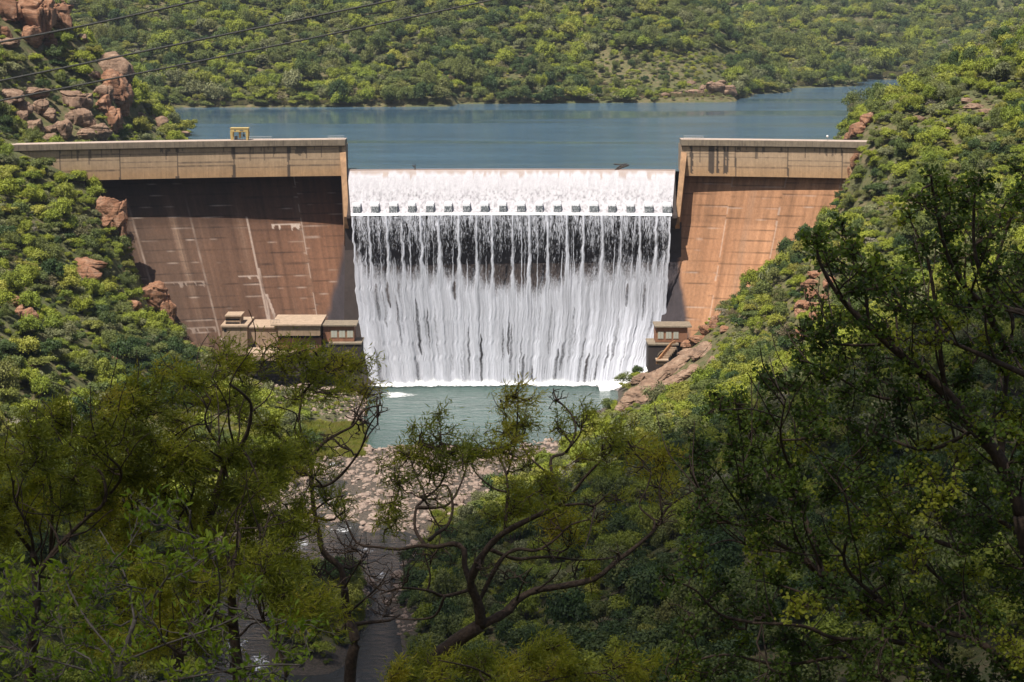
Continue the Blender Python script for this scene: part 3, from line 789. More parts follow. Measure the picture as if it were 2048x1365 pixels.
# dark wisps where the wall shows through the lower sheet
wisp = np.zeros_like(UU)
rw = random.Random(5)
for i in range(44):
    p0 = 720 + 600 * (i + .5 + rw.uniform(-.35, .35)) / 44
    lean = (p0 - 1024) / 320 * -.03
    y0_ = rw.uniform(560, 735); ln = rw.uniform(35, 120); wd = rw.uniform(5.0, 10)
    ty = (PYs - y0_) / ln
    sh_ = np.clip(ty, 0, 1) ** .6 * np.clip(1 - ty, 0, 1) ** .5 * 1.6
    e = np.exp(-((PXn - p0 - lean * (PYs - y0_) + 1.2 * (fbm(PYs * .05, PYs * 0 + i, 143) - .5)) / (wd * np.maximum(sh_, .05))) ** 2) * (ty > 0) * (ty < 1)
    wisp = np.maximum(wisp, e * rw.uniform(.35, .85))
rough_ = fbm(PXn * .12, DQ * .02, 145, 4)
wisp = wisp * (.6 + .8 * rough_)
den_lo = 1.05 - wisp * .9
den = den_up * (1 - lowf) + den_lo * lowf
den = np.maximum(den, np.minimum(mist, .75) * (1 - lowf) * .9 * (1 - .5 * (lace2 < .45)))
foot = sstep(-7, 4, PYs - 764 + 16 * (fbm(PXn * .06, PYs * 0, 152, 4) - .5))
den = np.maximum(den, foot)
tex = fbm(PXn * .22, DQ * .018, 147, 4); tex2 = fbm(PXn * .4, DQ * .2, 148, 3)
val = .63 + .16 * (tex - .5) * 2 + .12 * (tex2 - .5)
sb = np.abs(((UU * 17.6 + .35 * (fbm(UU * 9, dpy * .004, 151, 2) - .5)) % 1) - .5) * 2
val = val * (1 - .16 * lowf * sstep(.35, .9, sb))
val = val + .22 * sstep(.62, .95, UU + .10 * (tex - .5)) * sstep(575, 690, PYs) + .12 * sstep(.05, 0, UU)  # sunlit lower right painted brighter, left edge lifted as well
val = np.where(lowf < .5, np.maximum(val, .74), val) * (lowf) + np.maximum(val, .78) * (1 - lowf)
c = np.stack([val * .95, val * .96, val * 1.05], -1)  # bluish cast of shade mixed into the water colour
blotch = sstep(.35, .65, fbm(PXn * .05, DQ * .012, 149, 3))
c = c * (.93 + .1 * blotch)[..., None]
c = c * (1 - foot[..., None]) + .93 * foot[..., None]
disp = lowf * (.9 * (fbm(PXn * .07, DQ * .006, 150, 3) - .5) + .35 * (tex - .5)) + (1 - lowf) * (.5 * (lace - .5) + .5 * stream)
YY = YY - disp
w = obj("waterfall", grid_mesh("waterfall", XX, YY, ZZ, M['falls'], True, {'col': np.clip(c, 0, .95).reshape(-1, 3), 'den': den.ravel()}, None, True))
tag(w, "white curtain of water falling from the spillway lip into the pool", None, None, 'structure')

# foam at the foot, drifting foam
nu, nv = 300, 24
UU, VV = np.meshgrid(np.linspace(0, 1, nu), np.linspace(0, 1, nv))
pxs = 738 + (1300 - 738) * UU
yb = yc((pxs - 1024) / FPX * 556) - 575 + 557.0
wd = 4.6 + 3.6 * (vn(UU * 40, UU * 0, 160) - .5) + 7.0 * sstep(.80, .92, UU) * (1 - sstep(.97, 1, UU))
yy = yb - VV * wd
xx = (pxs - 1024) / FPX * 566
zz = WL + .1 + 1.1 * (1 - VV) ** 2 * fbm(UU * 60, VV * 3, 161, 3) + .05
o = obj("foam", grid_mesh("foam", xx, yy, zz, M['foam'], True, {'den': (1.25 - VV * 1.15).ravel()}, None, False))
tag(o, "white foam along the foot of the waterfall", None, None, 'stuff')
def foam_patch(px, py, rx, ry, seed, d0=.72):
    c0 = PZ(px, py, WL)
    UU, VV = np.meshgrid(np.linspace(-1, 1, 40), np.linspace(-1, 1, 40))
    r = np.hypot(UU, VV)
    o = obj("foam", grid_mesh("foam", c0[0] + UU * rx, c0[1] + VV * ry, 0 * UU + WL + .02 + .012 * seed, M['foam'], True, {'den': (d0 - r * .75 + .5 * (fbm(UU * 2 + seed, VV * 3, 170 + seed, 3) - .5)).ravel()}))
    tag(o, "thin drifting foam and painted glints on the pool and river", None, None, 'stuff')
foam_patch(792, 790, 9, 7, 1); foam_patch(880, 850, 5, 8, 2, .45); foam_patch(1250, 800, 7, 6, 3, .5)
for q, (px, py, rx, ry) in enumerate([(690, 1060, 6, 10), (730, 1100, 6, 8), (760, 1150, 5, 8), (500, 1250, 6, 10), (620, 985, 6, 8), (800, 905, 9, 7), (745, 925, 6, 9), (720, 960, 5, 12), (660, 1010, 4, 14), (610, 1090, 5, 16), (560, 1180, 4, 14), (470, 1300, 7, 14), (520, 1330, 6, 10), (660, 930, 5, 8)]):
    foam_patch(px, py, rx, ry, 4 + q, .50)  # rapids foam that also stands in for sun glints on the river

UU, VV = np.meshgrid(np.linspace(0, 1, 120), np.linspace(0, 1, 16))
pa, pb = P(1196, 778, 549), P(1302, 738, 555)
cx_ = pa[0] + (pb[0] - pa[0]) * UU; cy_ = pa[1] + (pb[1] - pa[1]) * UU; cz_ = pa[2] + (pb[2] - pa[2]) * UU ** 1.15
hh = (1 - (VV * 2 - 1) ** 2)
o = obj("foam", grid_mesh("foam", cx_ + (VV - .5) * 1.5, cy_ - (VV - .5) * 6, cz_ + hh * 1.3 * (.5 + fbm(UU * 25, VV * 4, 180, 3)) - VV * 1.2, M['foam'], True, {'den': (.35 + .9 * hh).ravel()}))
tag(o, "white spray thrown up over the grey apron at the right foot of the fall", None, None, 'stuff')
# ------------------------------------------------------------------ landmarks used in labels
LM = [(1705, 285, "the right end of the dam crest"), (1345, 665, "the right valve house"), (60, 285, "the left end of the dam crest"),
 (700, 665, "the left valve house"), (520, 680, "the powerhouse"), (230, 420, "the red boulder at the dam face"), (170, 538, "the layered red boulder on the left slope"),
 (312, 590, "the long red boulder on the left slope"), (35, 615, "the split boulder at the left frame edge"), (215, 718, "the small red slab on the left slope"),
 (90, 45, "the blocky cliff in the top left corner"), (230, 160, "the overhanging cliff above the lake"), (80, 225, "the rounded boulder pile behind the crest"),
 (310, 245, "the little rock knob by the lake shore"), (1430, 180, "the rocky point on the far shore"), (1340, 120, "the bare grassy spur above the rocky point"),
 (1250, 190, "the far shoreline before the rocky point"), (900, 195, "the middle of the far shoreline"), (600, 200, "the far shoreline behind the yellow gantry"),
 (380, 200, "the left end of the far shoreline"), (1600, 165, "the wooded spit in front of the far hill"), (1790, 150, "the reed bed at the far end of the lake"),
 (1718, 250, "the red cliff at the right end of the lake"), (1950, 205, "the pale bare patch on the right slope"), (1640, 435, "the red gully beside the dam face"),
 (1620, 600, "the stepped red outcrop on the right bank"), (1598, 672, "the single red rock below the stepped outcrop"), (1425, 650, "the rock knob above the right valve house"),
 (1320, 760, "the bare rock slope at the pool"), (1180, 800, "the right shore of the plunge pool"), (1150, 900, "the right edge of the cobble bed"),
 (950, 1010, "the cobble bar in the river"), (820, 1130, "the dark bend of the river"), (700, 880, "the grassy patch on the left shore"),
 (400, 850, "the lawn terrace on the left bank"), (500, 1060, "the cobbles on the left shore"), (1400, 900, "the sunlit middle of the right bank"),
 (1250, 1050, "the shaded foot of the right bank"), (1150, 1250, "the bottom of the shaded right bank"), (80, 480, "the upper left slope below the crest"),
 (120, 760, "the lower left slope"), (1850, 450, "the slope above the leafy tree on the right"), (1780, 330, "the slope just right of the dam"),
 (1950, 100, "the skyline of the right spur"), (1850, 200, "the face of the right spur"), (300, 760, "the dark thicket on the left slope"),
 (900, 90, "the middle of the far hillside"), (600, 90, "the left middle of the far hillside"), (1150, 60, "the right middle of the far hillside"),
 (1450, 60, "the right shoulder of the far hillside"), (1650, 60, "the hazy hill behind the lake"), (1850, 60, "the right part of the hazy hill"), (1280, 1180, "the shaded thicket at the bottom centre"), (1500, 780, "the bank left of the leafy tree")]
def where(px, py):
    best = min(LM, key=lambda l: (l[0] - px) ** 2 + (l[1] - py) ** 2 * 1.4)
    dx, dy = px - best[0], py - best[1]; d = math.hypot(dx, dy)
    nr = "just" if d < 35 else ("a little" if d < 70 else "well")
    if abs(dx) > abs(dy): w_ = "right of" if dx > 0 else "left of"
    else: w_ = "below" if dy > 0 else "above"
    return f"{nr} {w_} {best[2]}"
def clip_words(s, n=16):
    return ' '.join(s.split()[:n])
used_labels = {}

# ------------------------------------------------------------------ rocks
import bmesh
def ico(sub):
    bm = bmesh.new(); bmesh.ops.create_icosphere(bm, subdivisions=sub, radius=1.0)
    v = np.array([x.co[:] for x in bm.verts]); f = np.array([[q.index for q in p.verts] for p in bm.faces]); bm.free()
    return v, f
ICO4 = ico(4); ICO5 = ico(5); ICO2 = ico(2); ICO3 = ico(3)
def rock_mesh(name, seed, mat, block=.6, sub=ICO5, crack=.1, planes=14):
    r = np.random.default_rng(seed)
    v, f = sub; v = v.copy()
    v = np.sign(v) * np.abs(v) ** block
    for i in range(planes):
        n = r.normal(size=3); n /= np.linalg.norm(n); d = r.uniform(.62, 1.05)
        k = np.maximum(0, v @ n - d); v = v - k[:, None] * n * .92
    if crack:
        for i in range(8):     # joints and bedding planes
            n = r.normal(size=3) * ((.3, .3, 1) if i < 5 else (1, 1, .2)); n /= np.linalg.norm(n); d = r.uniform(-.6, .6)
            s_ = np.abs(v @ n - d); m = np.exp(-(s_ / .04) ** 2); v = v * (1 - m[:, None] * crack)
            sh_ = ((v @ n) > d) * r.uniform(-.10, .11); v = v * (1 + sh_[:, None])
    nz = fbm(v[:, 0] * 3 + v[:, 2] * 2.1 + seed, v[:, 1] * 3 - v[:, 2] * 1.7, seed % 97, 4) - .5
    v = v * (1 + .22 * nz)[:, None]
    return np_mesh(name, v, f, 3, mat, False)
rocks = []
def rock(px, py, w, h, cl, desc, mat='rock_red', block=.6, yaw=None, depth=1.0, y0=150, tilt=0, at=None):
    p = at or hit(px, py + h * .35, y0)
    if p is None: return None
    x, y, z = p
    grow = 0
    if 'left slope' in cl and y > 550:      # beside the dam face: stand it on the nearest part of the slope
        yy_ = np.arange(440, 549, 1.0); a_ = P(px, py + h * .3, 1.0)
        dd_ = CAMZ + (a_[2] - CAMZ) * yy_ - zt(a_[0] * yy_, yy_)
        y = float(yy_[int(np.argmin(dd_))]); grow = max(0.0, float(dd_.min()))
    pos = P(px, py, y)
    s = y / FPX
    i = len(rocks)
    me = rock_mesh("boulder", 300 + i * 7, M[mat], block, ICO4 if w < 24 else ICO5, .16 if block < .55 else .10, 22)
    o = obj("boulder", me)
    o.location = (pos[0], y + w * s * .12, pos[2])
    o.scale = (w * s * .62, (w + h) * .5 * s * .6 * depth, h * s * .64)
    rr = random.Random(i)
    o.scale[2] += grow * .3; o.location[2] -= grow * .25
    o.rotation_euler = (0, tilt, rr.uniform(-.5, .5) if yaw is None else yaw)
    rocks.append((o, px, py, w, h, cl, desc))
    return o
C1 = "the blocky cliff in the top left corner"
for a in [(20, 22, 56, 60, "brown jointed rock block"), (66, 36, 66, 84, "tall brown cracked rock block"), (108, 28, 62, 62, "jutting brown rock block"), (127, 44, 34, 26, "rounded tan rock ledge"),
          (62, 76, 44, 36, "dark brown square rock"), (96, 80, 40, 34, "dark brown lower rock"), (10, 66, 24, 20, "small brown boulder"), (18, 88, 34, 18, "low tan boulder"), (116, 12, 36, 26, "reddish top rock")]:
    rock(*a[:4], C1, a[4], 'rock_pink' if 'tan' in a[4] else 'rock_red', .45, 0.1, 1.2, 585)
rock(164, 78, 20, 16, "the bushes below the top left cliff", "small pale layered rock", 'rock_pink', y0=585)
C2 = "the overhanging cliff above the lake"
for a in [(226, 138, 58, 46, "tan layered overhanging rock"), (214, 124, 30, 16, "flat cap rock"), (258, 186, 16, 58, "slender dark pillar of rock"), (232, 180, 46, 52, "brown sloping rock face"), (202, 190, 34, 30, "tan square boulder"),
          (152, 202, 48, 42, "pinkish sloping boulder"), (222, 236, 34, 52, "dark brown lower rock face"), (205, 212, 26, 26, "brown cracked boulder"), (245, 215, 28, 44, "brown rough rock face"), (186, 150, 24, 14, "small tan ledge")]:
    rock(*a[:4], C2, a[4], 'rock_pink' if 'tan' in a[4] or 'pink' in a[4] else 'rock_red', .5, .2, 1.1, 585)
C3 = "the boulder pile behind the crest"
for a in [(45, 214, 32, 30, "rounded tan boulder"), (78, 218, 34, 34, "rounded tan boulder with dark side"), (101, 232, 28, 30, "rounded brown boulder"), (44, 232, 24, 22, "small rounded tan boulder"), (66, 256, 30, 32, "hollowed tan boulder"),
          (166, 240, 50, 34, "pale sloping rock slab"), (196, 266, 46, 26, "long pale rock slab"), (66, 188, 60, 26, "wide flat tan rock"), (20, 192, 50, 22, "broad flat tan boulder"), (126, 264, 32, 38, "brown cracked boulder"),
          (170, 272, 30, 18, "low pink boulder"), (100, 262, 26, 22, "small dark boulder"), (12, 208, 30, 16, "grey brown boulder"), (92, 275, 34, 14, "flat boulder touching the crest"), (140, 235, 26, 20, "small pale boulder")]:
    rock(*a[:4], C3, a[4], 'rock_pink', .75, None, 1.0, 585)
C4 = "the little rock knob by the lake shore"
for a in [(304, 236, 22, 22, "rounded brown boulder"), (322, 250, 22, 20, "rounded tan boulder"), (276, 232, 26, 10, "low tan rock"), (362, 267, 28, 7, "flat stone at the waterline"), (318, 266, 18, 10, "small tan stone"), (352, 270, 16, 6, "small flat stone at the waterline")]:
    rock(*a[:4], C4, a[4], 'rock_pink', .8, None, 1.0, 585)
C5 = "the green left slope beside the dam"
for a in [(232, 420, 54, 44, "large orange red boulder leaning at the dam face"), (215, 404, 34, 16, "flat red boulder on top of the large one"), (214, 436, 34, 16, "low red boulder under the large one"), (172, 532, 58, 26, "layered red boulder"), (176, 552, 46, 30, "rounded red boulder under the layered one"),
          (308, 588, 56, 34, "long smooth orange boulder"), (334, 612, 30, 26, "round end of the orange boulder"), (343, 640, 10, 22, "narrow red rock"), (30, 602, 30, 30, "pointed grey brown boulder"), (56, 636, 26, 30, "pale sloping boulder"),
          (216, 720, 32, 12, "small flat orange slab"), (16, 545, 22, 20, "dark red boulder"), (268, 612, 26, 18, "small tan boulder"), (380, 690, 34, 10, "flat pink rock by the powerhouse"), (40, 622, 22, 22, "dark brown boulder"), (245, 455, 16, 26, "narrow brown boulder"), (250, 550, 16, 14, "small tan rock"), (62, 730, 20, 12, "small tan rock")]:
    rock(*a[:4], C5, a[4], 'rock_red', .75, None, 1.0, 420, .35 if 'long smooth' in a[4] else 0)
C6 = "the red cliff at the right end of the lake"
for a in [(1715, 262, 34, 34, "brick red rock face"), (1700, 274, 24, 18, "red rock foot"), (1735, 240, 26, 30, "red brown rock"), (1697, 232, 12, 20, "narrow red rock"), (1708, 326, 16, 30, "narrow red rock below the crest"), (1700, 345, 14, 18, "small red rock below the crest")]:
    rock(*a[:4], C6, a[4], 'rock_red', .5, None, 1.0, 540)
C7 = "the red gully beside the dam face"
for a in [(1643, 415, 12, 26, "narrow red rock"), (1640, 440, 14, 20, "small orange rock"), (1634, 455, 14, 14, "small red rock"), (1648, 398, 10, 14, "small red rock")]:
    rock(*a[:4], C7, a[4], 'rock_red', .6, None, 1.0, 440)
C8 = "the stepped red outcrop on the right bank"
for a in [(1632, 552, 34, 14, "flat cap stone"), (1622, 572, 40, 18, "square red block"), (1624, 592, 34, 24, "square orange block"), (1606, 612, 32, 20, "red block jutting left"), (1628, 612, 30, 14, "flat red block"), (1600, 628, 26, 16, "low dark red block"),
          (1634, 634, 26, 14, "small orange block"), (1598, 672, 36, 28, "single rounded orange rock"), (1662, 566, 30, 20, "red block behind leaves"), (1650, 596, 26, 18, "red block behind leaves, lower")]:
    rock(*a[:4], C8, a[4], 'rock_red', .4, None, 1.0, 380)
C9 = "the rock knob above the right valve house"
for a in [(1412, 662, 28, 24, "pale orange block"), (1431, 646, 20, 26, "upright red block"), (1424, 634, 22, 12, "red cap stone"), (1448, 660, 22, 14, "low red block"), (1378, 690, 34, 20, "cracked orange rock"), (1398, 678, 36, 16, "pale orange slab")]:
    rock(*a[:4], C9, a[4], 'rock_red', .55, None, 1.0, 500)
CA = "the bare rock slope at the pool"
for a in [(1402, 704, 44, 18, "pale pink slab"), (1376, 714, 40, 16, "pink slab"), (1358, 730, 48, 20, "broad pink slab"), (1338, 744, 54, 22, "broad tilted pink slab"), (1316, 758, 52, 24, "brown tilted slab"), (1342, 768, 46, 20, "pale tilted slab"),
          (1296, 776, 46, 24, "dark brown slab"), (1318, 784, 44, 20, "brown slab with cracks"), (1274, 794, 38, 22, "dark slab near the water"), (1256, 808, 36, 26, "dark rounded rock at the waterline"), (1286, 806, 36, 20, "grey pink slab"),
          (1330, 720, 30, 14, "dark slab beside the stair"), (1284, 758, 28, 16, "dark rock above the slipway"), (1350, 728, 20, 14, "small orange boulder"), (1425, 722, 26, 14, "small orange boulder far up"), (1388, 742, 40, 18, "brown slab under bushes"), (1366, 756, 40, 18, "tan slab under bushes"), (1240, 822, 24, 16, "low dark rock in the water")]:
    rock(*a[:4], CA, a[4], 'rock_pink', .7, .5, 1.3, 500, -.45)
CB = "the rocky point on the far shore"
for a in [(1432, 180, 40, 24, "brown jointed rock"), (1456, 186, 32, 18, "brown rock at the tip"), (1412, 182, 24, 18, "tan upright rock"), (1388, 187, 24, 12, "low brown rock"), (1350, 188, 26, 10, "low tan rock"), (1330, 192, 14, 8, "small tan rock"), (1384, 166, 20, 10, "tan rock above the rest"), (1442, 168, 18, 10, "small top rock"), (1280, 196, 14, 6, "small shore stone")]:
    rock(*a[:4], CB, a[4], 'rock_pink', .5, None, 1.0, 900)
CC = "the pale bare patch on the right slope"
for a in [(1936, 204, 34, 12, "pale pink slab"), (1950, 214, 40, 12, "broad pale slab"), (1975, 224, 30, 10, "pale slab lower right"), (1840, 240, 22, 14, "small red rock"), (1896, 262, 20, 12, "small orange rock")]:
    rock(*a[:4], CC, a[4], 'rock_pink', .6, None, 1.0, 380)
CD = "the cobble bed of the river"
for a in [(735, 1170, 30, 18, "dark boulder in the river bend"), (640, 1085, 16, 8, "pale stone"), (700, 1040, 18, 9, "pale stone"), (905, 960, 16, 9, "tan stone"), (760, 985, 16, 8, "pink stone"), (850, 1030, 14, 8, "pale stone"),
          (610, 775, 40, 14, "pale dome of rock below the powerhouse"), (655, 782, 34, 12, "pale rock by the left fall edge"), (600, 800, 36, 12, "pale flat rock")]:
    rock(*a[:4], CD, a[4], 'cobble', .8, None, 1.0, 300)
from collections import defaultdict
byc = defaultdict(list)
for r_ in rocks: byc[r_[5]].append(r_)
for cl, L in byc.items():
    x0_, x1_ = min(q[1] for q in L), max(q[1] for q in L); y0_, y1_ = min(q[2] for q in L), max(q[2] for q in L)
    seen = set()
    for (o, px, py, w_, h_, _, d_) in L:
        fx = (px - x0_) / max(1, x1_ - x0_); fy = (py - y0_) / max(1, y1_ - y0_)
        hp = "left" if fx < .34 else ("right" if fx > .66 else "middle"); vp = "upper" if fy < .34 else ("lower" if fy > .66 else "central")
        lab = f"{d_}, {vp} {hp} of {cl}"
        if lab in seen:
            lab = f"{'larger' if w_ * h_ > 400 else 'smaller'} {lab}"
        if lab in seen: lab = "another " + lab
        seen.add(lab)
        tag(o, clip_words(lab), "rock", "rocks of " + cl.replace('the ', '', 1))

# ------------------------------------------------------------------ buildings below the dam (left)
def wx(px, y, z): return px2x(px, y, z)
def zat(py, Y): return P(1024, py, Y)[2]
Yb = 541.0
ph = empty("powerhouse", P(500, 700, Yb)); tag(ph, "low tan concrete powerhouse with flat roofs at the foot of the dam", "building")
def part(root, mb, name, mat, bevel=0, parent=None):
    me = mb.mesh(name, mat, bevel)
    o = bpy.data.objects.new(name, me); scene.collection.objects.link(o)
    if parent is None:
        o.parent = root; o.location = -Vector(root.location)
    else: o.parent = parent
    return o
def bpx(px0, px1, py0, py1, y0, dpt):
    return px2x(px0, y0, zat(py0, y0)), px2x(px1, y0, zat(py0, y0)), y0, y0 + dpt, zat(py1, y0), zat(py0, y0)
m = MB(); m.box(*bpx(444, 494, 655, 712, 538, 14)); part(ph, m, "wall", M['conc_tan'])
m = MB(); m.box(*bpx(441, 495, 651.5, 655, 537.6, 15)); part(ph, m, "roof", M['conc_pale'])
m = MB(); m.box(*bpx(451, 481, 634, 652, 540, 6)); tw = part(ph, m, "roof_tower", M['conc_tan'])
m = MB(); m.box(*bpx(449.5, 482.5, 631.5, 634, 539.6, 7)); part(ph, m, "roof", M['conc_pale'], 0, tw)
m = MB(); m.box(*bpx(494, 556, 657, 708, 539.5, 12)); part(ph, m, "wall", M['conc_tan'])
m = MB(); m.box(*bpx(493, 556, 654.5, 657, 539.1, 13)); part(ph, m, "roof", M['conc_pale'])
m = MB(); q = bpx(499, 512, 690, 704, 539.42, .2)
cx_ = (q[0] + q[1]) / 2; rr_ = (q[1] - q[0]) / 2
m.prism([(q[0], q[4]), (q[1], q[4])] + [(cx_ + rr_ * math.cos(a_), q[5] - 0.4 + rr_ * math.sin(a_)) for a_ in np.linspace(0, math.pi, 8)], 1, 539.40, 539.6)
part(ph, m, "arched_door", M['dark_hole'])
for k in range(2):
    m = MB(); m.box(*bpx(451 , 479, 638 + 7 * k, 641 + 7 * k, 539.95, .3)); part(ph, m, "louvre", M['dark_hole'], 0, tw)
m = MB(); m.box(*bpx(448, 453, 659, 664, 537.95, .3)); part(ph, m, "window", M['dark_hole'])
# hall with wide roof
m = MB(); m.box(*bpx(556, 640, 652, 672, 534.5, 16)); part(ph, m, "parapet", M['conc_tan'])
m = MB(); q = bpx(541, 642, 649.5, 652.5, 534, 17); m.box(*q); part(ph, m, "roof", M['conc_pale'])
m = MB(); m.box(*bpx(560, 638, 672, 677, 537, 12)); part(ph, m, "recess", M['dark_hole'])
m = MB(); m.box(*bpx(556, 642, 677, 706, 535.5, 13)); part(ph, m, "wall", M['conc_brown'])
for (a_, b_) in ((594, 605), (618, 629)):
    m = MB(); m.box(*bpx(a_, b_, 684, 697, 535.38, .3)); wdw = part(ph, m, "window", M['frame'])
    for i in range(2):
        for j in range(2):
            m = MB(); m.box(*bpx(a_ + 1.2 + i * 5, a_ + 5 + i * 5, 685.3 + j * 6, 690 + j * 6, 535.33, .1)); part(ph, m, "pane", M['glass_dark'], 0, wdw)
m = MB(); m.box(*bpx(493, 592, 706, 710, 531, 9)); part(ph, m, "terrace", M['conc_pale'])
m = MB(); m.box(*bpx(493, 660, 710, 752, 532, 12)); part(ph, m, "retaining_wall", M['conc_dark'])
m = MB(); m.box(*bpx(500, 560, 712, 722, 529.5, 4)); part(ph, m, "terrace", M['conc_tan'])
# rail on hall roof
m = MB()
for k in range(7):
    a_ = P(541 + 3 * k, 648, 536); m.tube([a_, (a_[0], a_[1], a_[2] + 1.1)], .04, 4)
a_ = P(541, 648, 536); b_ = P(559, 648, 536)
m.tube([(a_[0], a_[1], a_[2] + 1.1), (b_[0], b_[1], b_[2] + 1.1)], .04, 4); part(ph, m, "railing", M['steel'])

def valve_house(name, px0, px1, roof0, roof1, wy0, wy1, Y, wins, bpx0, bpx1, by0, by1, label, side):
    r = empty(name, P((px0 + px1) / 2, wy1, Y)); tag(r, label, "building")
    m = MB(); q = bpx(px0, px1, wy0, wy1, Y, 6.5); m.box(*q); part(r, m, "wall", M['conc_brown'])
    z = q[5]
    xa, xb = px2x(roof0, Y - .6, z), px2x(roof1, Y - .6, z)
    m = MB(); m.box(xa, xb, Y - .6, Y + 8.0, z, z + .35); part(r, m, "roof", M['conc_cap'])
    for (a_, b_) in wins:
        m = MB(); m.box(*bpx(a_ - .6, b_ + .6, wy0 + 8.5, wy0 + 23.5, Y - .08, .3)); wd = part(r, m, "window", M['frame'])
        for i in range(2):
            w2 = (b_ - a_) / 2
            m = MB(); m.box(*bpx(a_ + .5 + i * w2, a_ + w2 - .4 + i * w2, wy0 + 9.5, wy0 + 22.5, Y - .12, .1)); part(r, m, "pane", M['glass'], 0, wd)
    m = MB(); m.box(*bpx(px0 + 4, px1 - 2, wy1, wy1 + 4, Y + .8, 5)); part(r, m, "recess", M['dark_hole'])
    m = MB(); q = bpx(bpx0, bpx1, by0, by1, Y - 2.0, 9.0)
    cx_ = (q[0] + q[1]) / 2 + (.6 if side < 0 else .5); cz_ = (q[4] + q[5]) / 2 + .3; rr_ = 1.9
    m.box(*q); blk = part(r, m, "outlet_block", M['conc_dark'])
    m = MB(); m.box(q[0] - .2, q[1] + .2, q[2] - .25, q[3], q[5], q[5] + .4); part(r, m, "ledge", M['conc_cap'], 0, blk)
    m = MB(); m.prism([(cx_ + rr_ * math.cos(a_), cz_ + rr_ * math.sin(a_)) for a_ in np.linspace(0, 2 * math.pi, 21)[:-1]], 1, q[2] - .03, q[2] + .1); part(r, m, "outlet_opening", M['dark_hole'], 0, blk)
    m = MB(); ring = [(cx_ + (rr_ + .12) * math.cos(a_), q[2] - .05, cz_ + (rr_ + .12) * math.sin(a_)) for a_ in np.linspace(0, 2 * math.pi, 25)]
    m.tube(ring, .14, 5, False); part(r, m, "opening_rim", M['conc_cap'], 0, blk)
    return r
valve_house("valve_house", 646, 708, 628, 713, 652.5, 684, 537, [(662, 674), (678, 690), (694, 706)], 659, 722, 689, 750,
            "small brown flat roofed valve house with three windows left of the waterfall", -1)
valve_house("valve_house", 1311, 1375, 1309.5, 1384, 655, 685, 544, [(1316, 1327), (1332, 1343), (1347, 1357)], 1297, 1356, 691, 745,
            "small brown flat roofed valve house half hidden by bushes right of the waterfall", 1)
# stair with parapet at the right valve house
st = empty("stairway", P(1330, 715, 537)); tag(st, "orange concrete stair parapet climbing the rock beside the right valve house", "stairs")
m = MB()
a_, b_ = P(1312, 720, 536.5), P(1340, 686, 541.5); c_ = P(1348, 681, 542.5)
for p_, q_ in ((a_, b_), (b_, c_)):
    m.hexa([(p_[0], p_[1], p_[2] - 1.2), (q_[0], q_[1], q_[2] - 1.2), (q_[0] + .5, q_[1] + .3, q_[2] - 1.2), (p_[0] + .5, p_[1] + .3, p_[2] - 1.2),
            (p_[0], p_[1], p_[2]), (q_[0], q_[1], q_[2]), (q_[0] + .5, q_[1] + .3, q_[2]), (p_[0] + .5, p_[1] + .3, p_[2])])
part(st, m, "parapet", conc("orange_parapet", (.42, .22, .11), .2))
m = MB(); d_ = P(1337, 721, 536.3)
m.box(a_[0], d_[0], 536, 539.5, a_[2] - .3, a_[2]); part(st, m, "landing", M['conc_pale'])
for k in range(9):
    t_ = k / 9; p_ = [a_[i] + (b_[i] - a_[i]) * t_ for i in range(3)]
    m = MB(); m.box(p_[0] + .55, p_[0] + 2.2, p_[1], p_[1] + .7, p_[2] - 1.4, p_[2] - .8); part(st, m, "step", M['conc_tan'])
# concrete slipway at the right foot of the fall
a_, b_, c_, d_ = P(1299, 740, 553), P(1222, 781, 549), P(1244, 800, 542), P(1312, 752, 546)
m = MB(); m.hexa([(b_[0], b_[1], -62), (a_[0], a_[1], -62), (a_[0] + 5, a_[1] + 5, -62), (b_[0], b_[1] + 5, -62)][:0] or
 [(b_[0], b_[1], -62), (c_[0], c_[1], -62), (d_[0], d_[1], -62), (a_[0], a_[1], -62), b_, c_, d_, a_])
sw = m.build("slipway", M['conc_grey']); tag(sw, "sloping grey concrete apron between the waterfall and the rock slope", "apron")

# ------------------------------------------------------------------ things on the crest
Yg = float(yc(px2x(480, 568, 9))) + 2.5
g0 = P(480, 277, Yg)
gx, gz = g0[0], ZC_TOP + .1
gt = empty("gantry_crane", (gx, Yg, gz)); tag(gt, "yellow steel gantry on short legs standing on the dam crest", "gantry")
def gp(mb, name, mat, bevel=0):
    o = mb.build(name, mat, gt, bevel); return o
m = MB(); m.box(-2.5, 2.5, -1.6, 1.6, 2.3, 3.3); gp(m, "deck", M['yellow'], .05)
m = MB(); m.box(-2.6, 2.6, -1.7, 1.7, 3.302, 3.45); gp(m, "deck_rim", M['yellow'])
for sx in (-1, 1):
    for sy in (-1, 1):
        m = MB(); m.hexa([(sx * 2.2 - .22, sy * 1.3 - .2, 0), (sx * 2.2 + .22, sy * 1.3 - .2, 0), (sx * 2.2 + .22, sy * 1.3 + .2, 0), (sx * 2.2 - .22, sy * 1.3 + .2, 0),
                          (sx * 2.2 - .4, sy * 1.3 - .3, 2.3), (sx * 2.2 + .4, sy * 1.3 - .3, 2.3), (sx * 2.2 + .4, sy * 1.3 + .3, 2.3), (sx * 2.2 - .4, sy * 1.3 + .3, 2.3)])
        gp(m, "leg", M['yellow'])
m = MB(); m.box(-.3, .35, -.4, .4, .5, 2.3); gp(m, "hoist", M['yellow'], .04)
m = MB(); m.box(-1.5, -.7, -.3, .3, 0, 1.1); gp(m, "winch", M['steel'], .04)
m = MB(); m.tube([(1.1, 0, .9), (1.1, 0, 2.3)], .12, 6); m.box(.8, 1.4, -.3, .3, .9, 1.5); gp(m, "hook_block", M['steel'])
